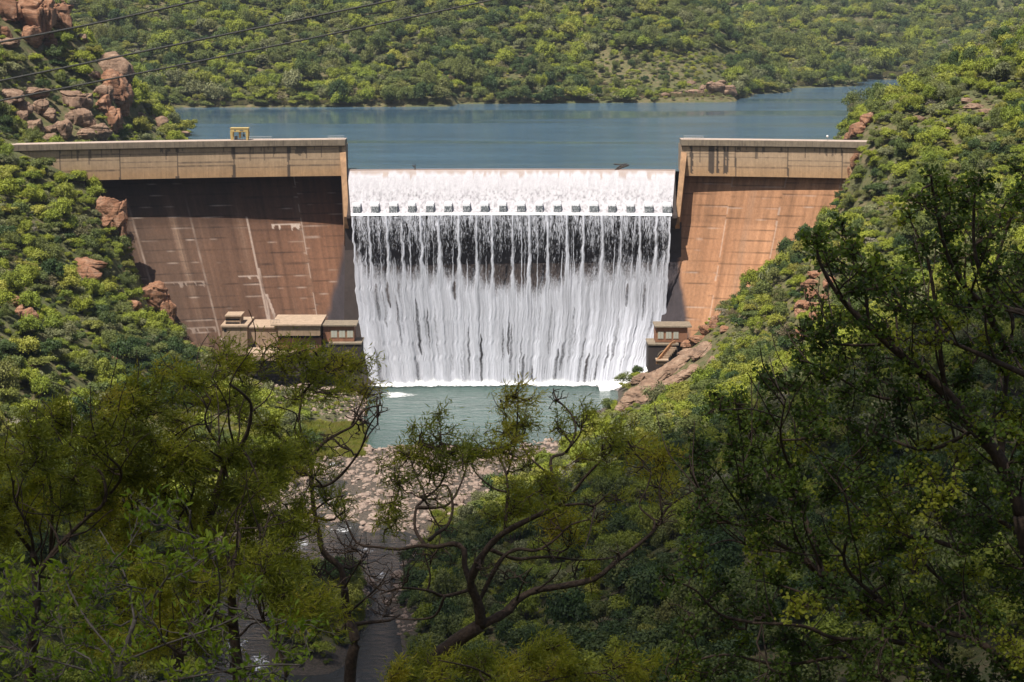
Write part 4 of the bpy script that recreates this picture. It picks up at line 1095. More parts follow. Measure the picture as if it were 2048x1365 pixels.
m = MB(); m.box(-1.4, -.9, -1.66, -1.61, 2.7, 2.95); m.box(.2, 1.2, -1.66, -1.61, 2.65, 2.9); gp(m, "name_plate", M['steel'])
# handrail segments on the crest
def rail(px0, px1, n, label):
    xa = px2x(px0, 571, 9); xb = px2x(px1, 571, 9)
    r = empty("handrail", (xa, float(yc(xa)) + .4, ZC_TOP + .1)); tag(r, label, "railing")
    m = MB()
    for k in range(n + 1):
        x = xa + (xb - xa) * k / n; m.tube([(x - xa, float(yc(x) - yc(xa)), 0), (x - xa, float(yc(x) - yc(xa)), .95)], .035, 4)
    m.build("post", M['steel'], r)
    m = MB()
    for zz_ in (.5, .95):
        m.tube([(xx_ - xa, float(yc(xx_) - yc(xa)), zz_) for xx_ in np.linspace(xa, xb, 8)], .03, 4)
    m.build("rail", M['white'], r)
rail(500, 545, 14, "thin grey handrail right of the yellow gantry on the crest")
rail(655, 688, 10, "thin grey handrail at the left pier end of the crest")
rail(1368, 1408, 12, "thin grey handrail at the right pier end of the crest")
x = px2x(1656, 567, 9); 
lp = empty("crest_lamp", (x, float(yc(x)) + 3, ZC_TOP + .1)); tag(lp, "small white round lamp on a short post on the right crest", "lamp")
m = MB(); m.tube([(0, 0, 0), (0, 0, .9)], .06, 6); m.build("post", M['steel'], lp)
v_, f_ = ICO3
obj("globe", np_mesh("globe", v_ * .33 + np.array((0, 0, 1.15)), f_, 3, M['white'], True), lp)
# driftwood caught on the spillway crest
def drift(px, py, segs, label):
    c_ = P(px, py, 574.6); r = empty("driftwood", c_); tag(r, label, "driftwood")
    for i, (pts, r0) in enumerate(segs):
        m = MB(); n_ = len(pts); m.tube([(a_[0] / 5.5, a_[2] / 5.5, -a_[1] / 5.5 + .7) for a_ in pts], [r0 * (1 - .5 * k / (n_ - 1)) for k in range(n_)], 6)
        m.build("trunk" if i == 0 else "branch", M['log'], r)
drift(1243, 340, [([(-12, 6, -4), (0, 0, -3), (11, -3, 0)], .38), ([(-12, -5, 2), (-2, -4, 0), (9, -6, 1)], .22), ([(-13, 7, -5), (-6, 0, -4), (0, -4, -2)], .3), ([(-2, 0, -2), (4, -4, -2), (12, -4, 0)], .25)],
      "dark driftwood trunk with branches stranded on the spillway crest near the right pier")
drift(829, 341, [([(-1, 8, -5), (1, 2, -3), (1, -6, -1)], .28), ([(0, -2, -2), (-3, -4, -2), (-2, -7, -1)], .2)],
      "short pale driftwood stump stranded on the spillway crest near the left pier")

# ------------------------------------------------------------------ power cables across the upper left
def cable(pts, Y, r, label):
    k = np.array(pts, float)
    co = np.polyfit(k[:, 0], k[:, 1], 2)
    px = np.linspace(-260, 1300, 60)
    P3 = [P(a, np.polyval(co, a), Y + (a - 400) * .002) for a in px]
    m = MB(); m.tube(P3, r, 8, False)
    tag(m.build("power_cable", M['cable'], None, 0, True), label, "cable", "power cables across the valley")
cable([(0, 85), (120, 61), (260, 33), (403, 0)], 34, .017, "uppermost of the three power cables crossing the upper left")
cable([(0, 162), (249, 112), (478, 63), (700, 19), (790, 0)], 35, .017, "middle one of the three power cables crossing the upper left")
cable([(0, 202), (246, 153), (468, 109), (700, 61), (985, 0)], 36, .016, "lowest of the three power cables crossing the upper left")
# ------------------------------------------------------------------ tree prototypes for the slopes
def crown_mesh(name, seed, mat, nleaf=3000, flat_=.62, blobs=9, ls=.062, spread=.62, up=.75, gap=.0):
    r = np.random.default_rng(seed)
    cs = []; rs = []
    for i in range(blobs):
        a = r.uniform(0, 2 * math.pi); d = spread * math.sqrt(r.uniform(0.02, 1))
        hz = up + flat_ * (r.uniform(-.55, .55)) * (1 - .4 * d) + .15 * (1 - d)
        cs.append((d * math.cos(a), d * math.sin(a), hz)); rs.append(r.uniform(.24, .46) * (1.1 - .25 * d))
    cs = np.array(cs); rs = np.array(rs)
    p = rs ** 2 / (rs ** 2).sum()
    k = r.choice(blobs, nleaf, p=p)
    d = r.normal(size=(nleaf, 3)); d /= np.linalg.norm(d, axis=1)[:, None]
    d[:, 2] = np.where(d[:, 2] < -.3, -d[:, 2], d[:, 2])
    rad = rs[k] * (1 - .45 * r.uniform(0, 1, nleaf) ** 2.2) * (1 + .16 * r.normal(size=nleaf))
    lump = .55 + .9 * fbm(d[:, 0] * 3 + k * 3.1, d[:, 1] * 3 + d[:, 2] * 2.3, seed, 2)
    c = cs[k] + d * (rad * lump)[:, None] * np.array((1, 1, flat_ + .2))
    nrm = d + r.normal(size=(nleaf, 3)) * .55; nrm[:, 2] += .25; nrm /= np.linalg.norm(nrm, axis=1)[:, None]
    t1 = np.cross(nrm, r.normal(size=(nleaf, 3))); t1 /= np.linalg.norm(t1, axis=1)[:, None]; t2 = np.cross(nrm, t1)
    s = ls * r.uniform(.55, 1.35, nleaf)[:, None]
    q = np.stack([c - t1 * s, c - t2 * s * .62, c + t1 * s, c + t2 * s * .62], 1).reshape(-1, 3)
    f = np.arange(nleaf * 4).reshape(-1, 4)
    blobt = r.uniform(-.22, .22, blobs)[k]
    tint = np.clip(.5 + blobt + r.normal(size=nleaf) * .17, 0, 1)
    return np_mesh(name, q, f, 4, mat, False, {'tint': np.repeat(tint, 4)}), cs, rs
def trunk_mesh(name, seed, cs, mat, th=.055):
    r = random.Random(seed); m = MB()
    top = Vector((r.uniform(-.05, .05), r.uniform(-.05, .05), .34))
    m.tube([(0, 0, -.25), (0, 0, 0), tuple(top * .5), tuple(top)], [th * 1.25, th * 1.1, th * .9, th * .75], 6)
    for c in cs:
        c = Vector(c); mid = top.lerp(c, .5) + Vector((r.uniform(-.07, .07), r.uniform(-.07, .07), -.04))
        m.tube([tuple(top), tuple(mid), tuple(c)], [th * .6, th * .38, th * .14], 4, False)
    return m.mesh(name, mat)
PROTO = []   # (crown, trunk, kind words, category)
def proto(mat, words, cat, seed, **kw):
    cm, cs, rs = crown_mesh("crown", seed, M[mat], **kw)
    PROTO.append((cm, trunk_mesh("trunk", seed, cs, M['bark']), words, cat))
proto('leaf_bright', "bright yellow green rounded bush", "bush", 1, flat_=.65)
proto('leaf_bright', "bright green lumpy bush", "bush", 2, blobs=12, flat_=.7, spread=.7)
proto('leaf_bright', "light green feathery open tree", "tree", 3, nleaf=1600, blobs=14, ls=.06, spread=.75, up=.9)
proto('leaf_mid', "mid green rounded tree", "tree", 4, blobs=10, up=.8)
proto('leaf_mid', "mid green wide spreading tree", "tree", 5, blobs=13, flat_=.45, spread=.78)
proto('leaf_mid', "mid green tall domed tree", "tree", 6, blobs=11, flat_=.85, up=.95)
proto('leaf_dark', "dark green dense tree", "tree", 7, nleaf=2800, blobs=12, flat_=.75, up=.85)
proto('leaf_dark', "dark green low thicket", "bush", 8, nleaf=2400, blobs=12, flat_=.5, spread=.75, up=.6)
proto('leaf_grey', "grey green airy bush", "bush", 9, nleaf=1700, blobs=12, ls=.062)
proto('leaf_grey', "pale olive rounded bush", "bush", 10, blobs=9, ls=.07)
proto('leaf_brown', "brownish twiggy bush", "bush", 11, nleaf=1200, blobs=12, ls=.055, spread=.72)
proto('leaf_yellow', "yellowish green flat topped tree", "tree", 12, nleaf=2600, blobs=11, flat_=.42, spread=.8, up=.85)
proto('leaf_yellow', "golden green round bush", "bush", 13, blobs=8, flat_=.6, ls=.06)
proto('leaf_mid', "mid green ragged tree", "tree", 14, nleaf=2400, blobs=16, flat_=.8, spread=.85, up=.9, ls=.055)
proto('leaf_bare', "grey leafless twiggy bush", "bush", 15, nleaf=500, blobs=14, ls=.05, spread=.7, up=.75)
NPR = len(PROTO)
WT = {'left': [.20, .16, .11, .12, .08, .07, .05, .04, .09, .06, .02, .03, .03, .09, .01], 'right': [.17, .16, .13, .10, .07, .06, .07, .05, .10, .06, .03, .07, .07, .08, .02],
      'far': [.09, .09, .06, .17, .14, .13, .13, .07, .07, .04, .01, .03, .01, .12, .01], 'shade': [.04, .05, .06, .15, .14, .13, .22, .16, .04, .01, .0, .02, .01, .12, .0]}

r = np.random.default_rng(11)
pts = []
def scatter(y0, y1, sp, rad, zone, px0=-200, px1=2250):
    for y in np.arange(y0, y1, sp * .92):
        xa, xb = (px0 - 1024) / FPX * y * 1.03, (px1 - 1024) / FPX * y * 1.03
        x = np.arange(xa, xb, sp)
        x = x + r.uniform(-.48, .48, len(x)) * sp
        yy = y + r.uniform(-.48, .48, len(x)) * sp
        z = zt(x, yy)
        for i in range(len(x)): pts.append((x[i], yy[i], z[i], rad * (.42 + r.random() ** 1.7 * 1.15), zone))
scatter(175, 300, 4.0, 2.6, 'shade')
scatter(300, 440, 3.0, 2.3, 'right')
scatter(440, 582, 2.75, 2.2, 'right')
scatter(582, 880, 3.4, 2.7, 'left')
scatter(880, 1170, 4.3, 3.5, 'far')
scatter(1170, 1720, 5.8, 4.2, 'far')
pts_a = np.array([p[:4] for p in pts]); zone = np.array([p[4] for p in pts])
x, y, z, rad = pts_a.T
PX, PY, D = proj(x, y, z + rad * .8)
PXb, PYb, _ = proj(x, y, z)
ok = (PX > -180) & (PX < 2230) & (PY > -90) & (PY < 1480)
# no trees in water or on the river bed
ok &= ~((y > 578) & (z < .15)) & ~((y <= 578) & (z < WL + np.where(y < 380, .9, 1.7)))
# dam body and its downstream face
inw = (np.abs(x) < 150) & (y <= 590)
vface = ZW_BOT - z
yf = yc(x) + 4 - np.where(vface < 14, .28 * vface, 3.92 + .55 * (vface - 14))
yf = np.where(vface < 0, yc(x) - 1.5, yf)
dam_x0, dam_x1 = -158, 112
ok &= ~((x > dam_x0) & (x < dam_x1) & (y > yf - rad * .9) & (y < yc(x) + 11))
# buildings, slab, lawn
ok &= ~((PXb > 425) & (PXb < 735) & (PYb > 620) & (PYb < 800) & (y > 505))
ok &= ~((PX > 600) & (PX < 760) & (PYb > 730) & (PYb < 900))
ok &= ~((PXb > 1235) & (PXb < 1440) & (PYb > 640) & (PYb < 815) & (PYb > 815 - (PXb - 1235) * .95 - 15) & (PYb < 850 - (PXb - 1235) * .62) & (y > 480))
ok &= ~((PXb > 250) & (PXb < 480) & (PYb > 820) & (PYb < 880) & (y > 400))
ok &= ~((PXb > 1925) & (PXb < 1990) & (PYb > 190) & (PYb < 240) & (y > 300))
# keep clear rock faces visible
for (o, rx, ry, rw_, rh, cl, d_) in rocks:
    oy = o.location.y
    near = (np.abs(PX - rx) < rw_ * .52 + 5) & (np.abs((PY + PYb) / 2 - ry) < rh * .55 + 7) & (y < oy + 2) & (y > oy - (70 if oy < 565 else 30))
    ok &= ~near
# thin random gaps; grassy bare spur on the far hill
bare = (PX > 1180) & (PX < 1460) & (PY > 95) & (PY < 185) & (y > 900)
ok &= ~(bare & (r.random(len(x)) < .4))
gapn = fbm(x / 26, y / 26, 200, 3)
ok &= ~((gapn > .62) & (r.random(len(x)) < .3))
idx = np.where(ok)[0]
x, y, z, rad, zone, PX, PY, D, PXb, PYb = [a[idx] for a in (x, y, z, rad, zone, PX, PY, D, PXb, PYb)]
rad = np.where(bare[idx], rad * .55, rad)
shore = (y > 880) & (z < 5); rad = np.where(shore, rad * 1.15, rad)
# visibility against the terrain (coarse)
vis = np.ones(len(x), bool)
for t_ in np.linspace(.25, .97, 26):
    zz_ = CAMZ + (z + rad * 1.7 - CAMZ) * t_
    g_ = zt(x * t_, y * t_) - .8
    vis &= ~(g_ > zz_)
behind = (y > 580) & (y < 760) & (PX < 690) & (PYb > 292) & (PY > 285); vis &= ~behind
behind = (y > 580) & (y < 760) & (PX > 1365) & (PX < 1735) & (PY > 285); vis &= ~behind
# margins so that a step aside still finds trees
keepm = vis
x, y, z, rad, zone, PX, PY, D, PXb, PYb = [a[keepm] for a in (x, y, z, rad, zone, PX, PY, D, PXb, PYb)]
kinds = np.zeros(len(x), int)
kn = fbm(x / 30, y / 30, 210, 2)
for i in range(len(x)):
    zn = zone[i]
    if y[i] < 560 and x[i] < -20: zn = 'left'
    if zn == 'right' and PX[i] < 1350 and PY[i] > 1040: zn = 'shade'
    w_ = np.array(WT[zn])
    if kn[i] > .56: w_ = w_ * np.array([1, 1, 1, 1, 1, 1, 3.2, 3, 1, .6, 1, .6, .5, 1.2, 1])
    elif kn[i] < .42: w_ = w_ * np.array([2.4, 2.2, 2, 1, 1, 1, .3, .2, 1, 1, 1, 2, 2, 1, 1])
    if PX[i] > 240 and PX[i] < 400 and PY[i] > 690 and PY[i] < 830 and y[i] < 560: w_ = np.array([0, 0, 0, .1, 0, .1, 1, .6, 0, 0, 0, 0, 0, 0, 0])
    kinds[i] = r.choice(NPR, p=w_ / w_.sum())
inframe = (PX > 0) & (PX < 2048) & (PY > -5) & (PY < 1370) & ~((PX > 1500) & (PY > 800)) & ~((PX < 620) & (PY > 900))
area = np.where(inframe, rad / D, 0)
order = np.argsort(-area)
# spread the individual trees: nearest (largest) first
NIND = 300
ind = order[:NIND]; rest = order[NIND:]
tlx = r.uniform(-.2, .2, len(x)); tly = r.uniform(-.2, .2, len(x))
rot = r.uniform(0, 6.28, len(x)); hs = .65 + .95 * r.random(len(x)) ** 1.8
first = {}
zoned = lambda px, py: where(px, py)
def add_tree(i):
    k = int(kinds[i]); cm, tm, words, cat = PROTO[k]
    root = empty("bush" if cat == "bush" else "tree", (float(x[i]), float(y[i]), float(z[i]) - .15))
    root.rotation_euler = (float(tlx[i]), float(tly[i]), float(rot[i])); root.scale = (float(rad[i]), float(rad[i]), float(rad[i] * hs[i]))
    c_ = obj("crown", cm, root); obj("trunk", tm, root)
    sz = "large " if rad[i] > 2.75 else ("small " if rad[i] < 2.05 else "")
    tag(root, clip_words(f"{sz}{words} {where(float(PX[i]), float(PY[i]))}"), cat, f"{'bushes' if cat == 'bush' else 'trees'} on the valley slopes")
    first.setdefault(k, c_)
for i in ind: add_tree(i)
for k in range(NPR):
    if k not in first:
        c = [i for i in rest if kinds[i] == k and inframe[i]]
        if c: add_tree(c[0]); rest = rest[rest != c[0]]

# all further trees: one object
def scatter_obj(name, label, px_, py_, pz_, kd, rotv, scl, sources):
    me = bpy.data.meshes.new(name); n = len(px_)
    me.vertices.add(n); me.vertices.foreach_set("co", np.stack([px_, py_, pz_], 1).astype(np.float32).ravel())
    a = me.attributes.new("kd", 'INT', 'POINT'); a.data.foreach_set("value", kd.astype(np.int32))
    a = me.attributes.new("rv", 'FLOAT_VECTOR', 'POINT'); a.data.foreach_set("vector", rotv.astype(np.float32).ravel())
    a = me.attributes.new("sv", 'FLOAT_VECTOR', 'POINT'); a.data.foreach_set("vector", scl.astype(np.float32).ravel())
    o = obj(name, me); tag(o, label, None, None, 'stuff')
    ng = bpy.data.node_groups.new(name, 'GeometryNodeTree')
    ng.interface.new_socket("Geometry", in_out='INPUT', socket_type='NodeSocketGeometry')
    ng.interface.new_socket("Geometry", in_out='OUTPUT', socket_type='NodeSocketGeometry')
    gi = ng.nodes.new("NodeGroupInput"); go = ng.nodes.new("NodeGroupOutput"); jn = ng.nodes.new("GeometryNodeJoinGeometry")
    def na(nm, ty):
        q = ng.nodes.new("GeometryNodeInputNamedAttribute"); q.data_type = ty; q.inputs['Name'].default_value = nm; return [s for s in q.outputs if s.enabled][0]
    kdn = na("kd", 'INT'); rvn = na("rv", 'FLOAT_VECTOR'); svn = na("sv", 'FLOAT_VECTOR')
    e2r = ng.nodes.new("FunctionNodeEulerToRotation"); ng.links.new(rvn, e2r.inputs[0])
    for k, src in sources.items():
        cmp_ = ng.nodes.new("FunctionNodeCompare"); cmp_.data_type = 'INT'; cmp_.operation = 'EQUAL'
        ii = [s for s in cmp_.inputs if s.enabled and s.type == 'INT']
        ng.links.new(kdn, ii[0]); ii[1].default_value = int(k)
        oi = ng.nodes.new("GeometryNodeObjectInfo"); oi.inputs['Object'].default_value = src; oi.inputs['As Instance'].default_value = True
        ip = ng.nodes.new("GeometryNodeInstanceOnPoints")
        ng.links.new(gi.outputs[0], ip.inputs['Points']); ng.links.new(cmp_.outputs[0], ip.inputs['Selection'])
        ng.links.new(oi.outputs['Geometry'], ip.inputs['Instance']); ng.links.new(e2r.outputs[0], ip.inputs['Rotation']); ng.links.new(svn, ip.inputs['Scale'])
        ng.links.new(ip.outputs[0], jn.inputs[0])
    ng.links.new(jn.outputs[0], go.inputs[0])
    md = o.modifiers.new("scatter", 'NODES'); md.node_group = ng
    return o
R_ = rest
rv = np.stack([tlx[R_], tly[R_], rot[R_]], 1); sv = np.stack([rad[R_], rad[R_], rad[R_] * hs[R_]], 1)
scatter_obj("woodland", "continuous bushveld covering the valley sides and far hills", x[R_], y[R_], z[R_] - .2, kinds[R_], rv, sv, first)
print("TREES", len(x), "individual", len(ind))
# undergrowth: low tufts and bushlets on the near banks
ux, uy, uz, ur, uk = [], [], [], [], []
for (y0, y1, sp, rr0) in ((300, 440, 2.6, .9), (440, 582, 2.4, .95), (582, 760, 3.2, 1.2), (885, 1060, 4.5, 1.6)):
    for yy in np.arange(y0, y1, sp):
        xa, xb = -1200 / FPX * yy, 1220 / FPX * yy
        xv = np.arange(xa, xb, sp); xv = xv + r.uniform(-.5, .5, len(xv)) * sp; yv = yy + r.uniform(-.5, .5, len(xv)) * sp
        zv = zt(xv, yv)
        a, b, _ = proj(xv, yv, zv)
        o_ = ~((yv > 578) & (zv < .5)) & ~((yv <= 578) & (zv < WL + np.where(yv < 380, .6, 1.4))) & (b > -30) & (b < 1400)
        vf = ZW_BOT - zv; yf_ = yc(xv) + 4 - np.where(vf < 14, .28 * vf, 3.92 + .55 * (vf - 14)); yf_ = np.where(vf < 0, yc(xv) - 1.2, yf_)
        o_ &= ~((xv > dam_x0) & (xv < dam_x1) & (yv > yf_ - 1) & (yv < yc(xv) + 10))
        o_ &= ~((a > 425) & (a < 735) & (b > 620) & (b < 780) & (yv > 505)) & ~((a > 1235) & (a < 1420) & (b > 660) & (b < 815) & (yv > 480))
        o_ &= ~((a > 280) & (a < 480) & (b > 820) & (b < 880)) & (r.random(len(xv)) < .8)
        for i in np.where(o_)[0]:
            ux.append(xv[i]); uy.append(yv[i]); uz.append(zv[i]); ur.append(rr0 * (.4 + .8 * r.random())); uk.append(r.choice([0, 1, 3, 8, 9, 10, 2], p=[.22, .2, .16, .14, .12, .1, .06]))
ux, uy, uz, ur, uk = map(np.array, (ux, uy, uz, ur, uk))
n = len(ux); q = r.uniform(0, 6.28, n)
scatter_obj("undergrowth", "low shrubs and tufts between the trees on the slopes", ux, uy, uz - .15, uk, np.stack([q * 0, q * 0, q], 1), np.stack([ur, ur, ur * .9], 1), first)
# grass on the left shore and reeds at the far shore
gx_, gy_, gz_, gk_, gr_ = [], [], [], [], []
def grass_patch(poly_px, n, Ytest, k, s):
    for _ in range(n):
        px = random.uniform(poly_px[0], poly_px[1]); py = random.uniform(poly_px[2], poly_px[3])
        h_ = hit(px, py, Ytest[0], Ytest[1])
        if h_ is None: continue
        if h_[2] < WL + .2 and h_[1] < 578: 
            if random.random() < .6: continue
        gx_.append(h_[0]); gy_.append(h_[1]); gz_.append(h_[2]); gk_.append(k); gr_.append(s * random.uniform(.6, 1.3))
gr = np.random.default_rng(3)
nb = 220
b0 = gr.normal(size=(nb, 2)) * .45
dirv = gr.normal(size=(nb, 2)) * .3
wdt = .05
tri = []
for i in range(nb):
    a = gr.uniform(0, 6.28); h_ = gr.uniform(.5, 1.1)
    tri += [(b0[i, 0] - wdt * math.cos(a), b0[i, 1] - wdt * math.sin(a), 0), (b0[i, 0] + wdt * math.cos(a), b0[i, 1] + wdt * math.sin(a), 0), (b0[i, 0] + dirv[i, 0], b0[i, 1] + dirv[i, 1], h_)]
M['grass'] = leaf_mat("grass_blades", [(0, (.20, .24, .03)), (.5, (.26, .27, .045)), (1, (.30, .26, .08))], .35)
M['reed'] = leaf_mat("reed_blades", [(0, (.20, .17, .08)), (.5, (.23, .20, .10)), (1, (.17, .17, .07))], .3)
def tuft(name, mat, label, px, py):
    h_ = hit(px, py)
    o = obj(name, np_mesh(name, np.array(tri), np.arange(nb * 3).reshape(-1, 3), 3, mat, False, {'tint': np.repeat(gr.uniform(.2, .8, nb), 3)}))
    o.location = h_; return tag(o, label, "grass clump")
tg = tuft("grass_clump", M['grass'], "yellow green grass clump on the lower left shore of the river", 640, 905)
tr_ = tuft("reed_clump", M['reed'], "straw coloured reed clump at the middle of the far shoreline", 1000, 203)
random.seed(4)
grass_patch((595, 725, 850, 915), 700, (400, 540), 0, 1.1)
grass_patch((560, 720, 1130, 1260), 500, (280, 420), 0, 1.2)
grass_patch((870, 960, 1020, 1130), 350, (350, 440), 0, 1.1)
grass_patch((280, 480, 820, 880), 260, (400, 540), 0, .6)
for px in np.arange(350, 1480, 2.4):
    sy = np.interp(px, [345, 900, 1250, 1470], [214, 208, 197, 195]); 
    for _ in range(2):
        h_ = hit(px + random.uniform(-2, 2), sy - random.uniform(1, 5), 860)
        if h_ and h_[2] < 3 and random.random() < .22: gx_.append(h_[0]); gy_.append(h_[1]); gz_.append(h_[2]); gk_.append(1); gr_.append(1.6)
for px in np.arange(1600, 1870, 1.6):
    h_ = hit(px, np.interp(px, [1600, 1722, 1728, 1870], [172, 163, 156, 157]) - random.uniform(0, 6), 1000)
    if h_: gx_.append(h_[0]); gy_.append(h_[1]); gz_.append(h_[2]); gk_.append(1); gr_.append(2.6)
gx_, gy_, gz_, gk_, gr_ = map(np.array, (gx_, gy_, gz_, gk_, gr_)); q = r.uniform(0, 6.28, len(gx_))
scatter_obj("grass", "grass tufts and reeds along the shores", gx_, gy_, gz_, gk_, np.stack([q * 0, q * 0, q], 1), np.stack([gr_, gr_, gr_], 1), {0: tg, 1: tr_})

# ------------------------------------------------------------------ cobbles of the river bed
cs_ = {}
for k in range(4):
    o = obj("cobble", rock_mesh("cobble", 900 + k, M['cobble'], .8, ICO3 if k < 2 else ICO3, .03, 10))
    px, py, w_ = [(700, 1000, "broad pale cobble in the middle of the river bed"), (790, 990, "pinkish cobble near the main cobble bar"), (830, 1060, "rounded tan cobble on the lower cobble bar"), (745, 1060, "angular pale cobble near the left channel")][k]
    h_ = hit(px, py); o.location = (h_[0], h_[1], h_[2] + .3); o.scale = (.9, .7, .5)
    tag(o, w_, "stone"); cs_[k] = o
kx, ky, kz, kr = [], [], [], []
for (n_, y0, y1, rr0) in ((9000, 330, 500, .36), (2500, 500, 545, .38), (1800, 335, 500, .68), (420, 335, 510, 1.15)):
    xr = r.uniform(-95, 22, n_); yr = r.uniform(y0, y1, n_); zr = zt(xr, yr)
    a, b, _ = proj(xr, yr, zr)
    if y0 == 500: m_ = (zr > WL - .6) & (zr < -53) & (a < 770)
    else: m_ = (zr > WL - .5) & (zr < WL + 1.6)
    m_ &= r.random(n_) < np.clip((zr - WL + .6) * 1.6, .12, 1)
    kx += list(xr[m_]); ky += list(yr[m_]); kz += list(zr[m_]); kr += list(rr0 * (.6 + .9 * r.random(m_.sum())))
kx, ky, kz, kr = map(np.array, (kx, ky, kz, kr)); n = len(kx)
rv = np.stack([r.uniform(-.3, .3, n), r.uniform(-.3, .3, n), r.uniform(0, 6.28, n)], 1)
sv = np.stack([kr * r.uniform(.6, 1.6, n), kr * r.uniform(.6, 1.3, n), kr * r.uniform(.4, .9, n)], 1)
scatter_obj("river_cobbles", "pale pinkish cobbles and stones covering the river bed", kx, ky, kz + kr * .1, r.integers(0, 4, n), rv, sv, cs_)
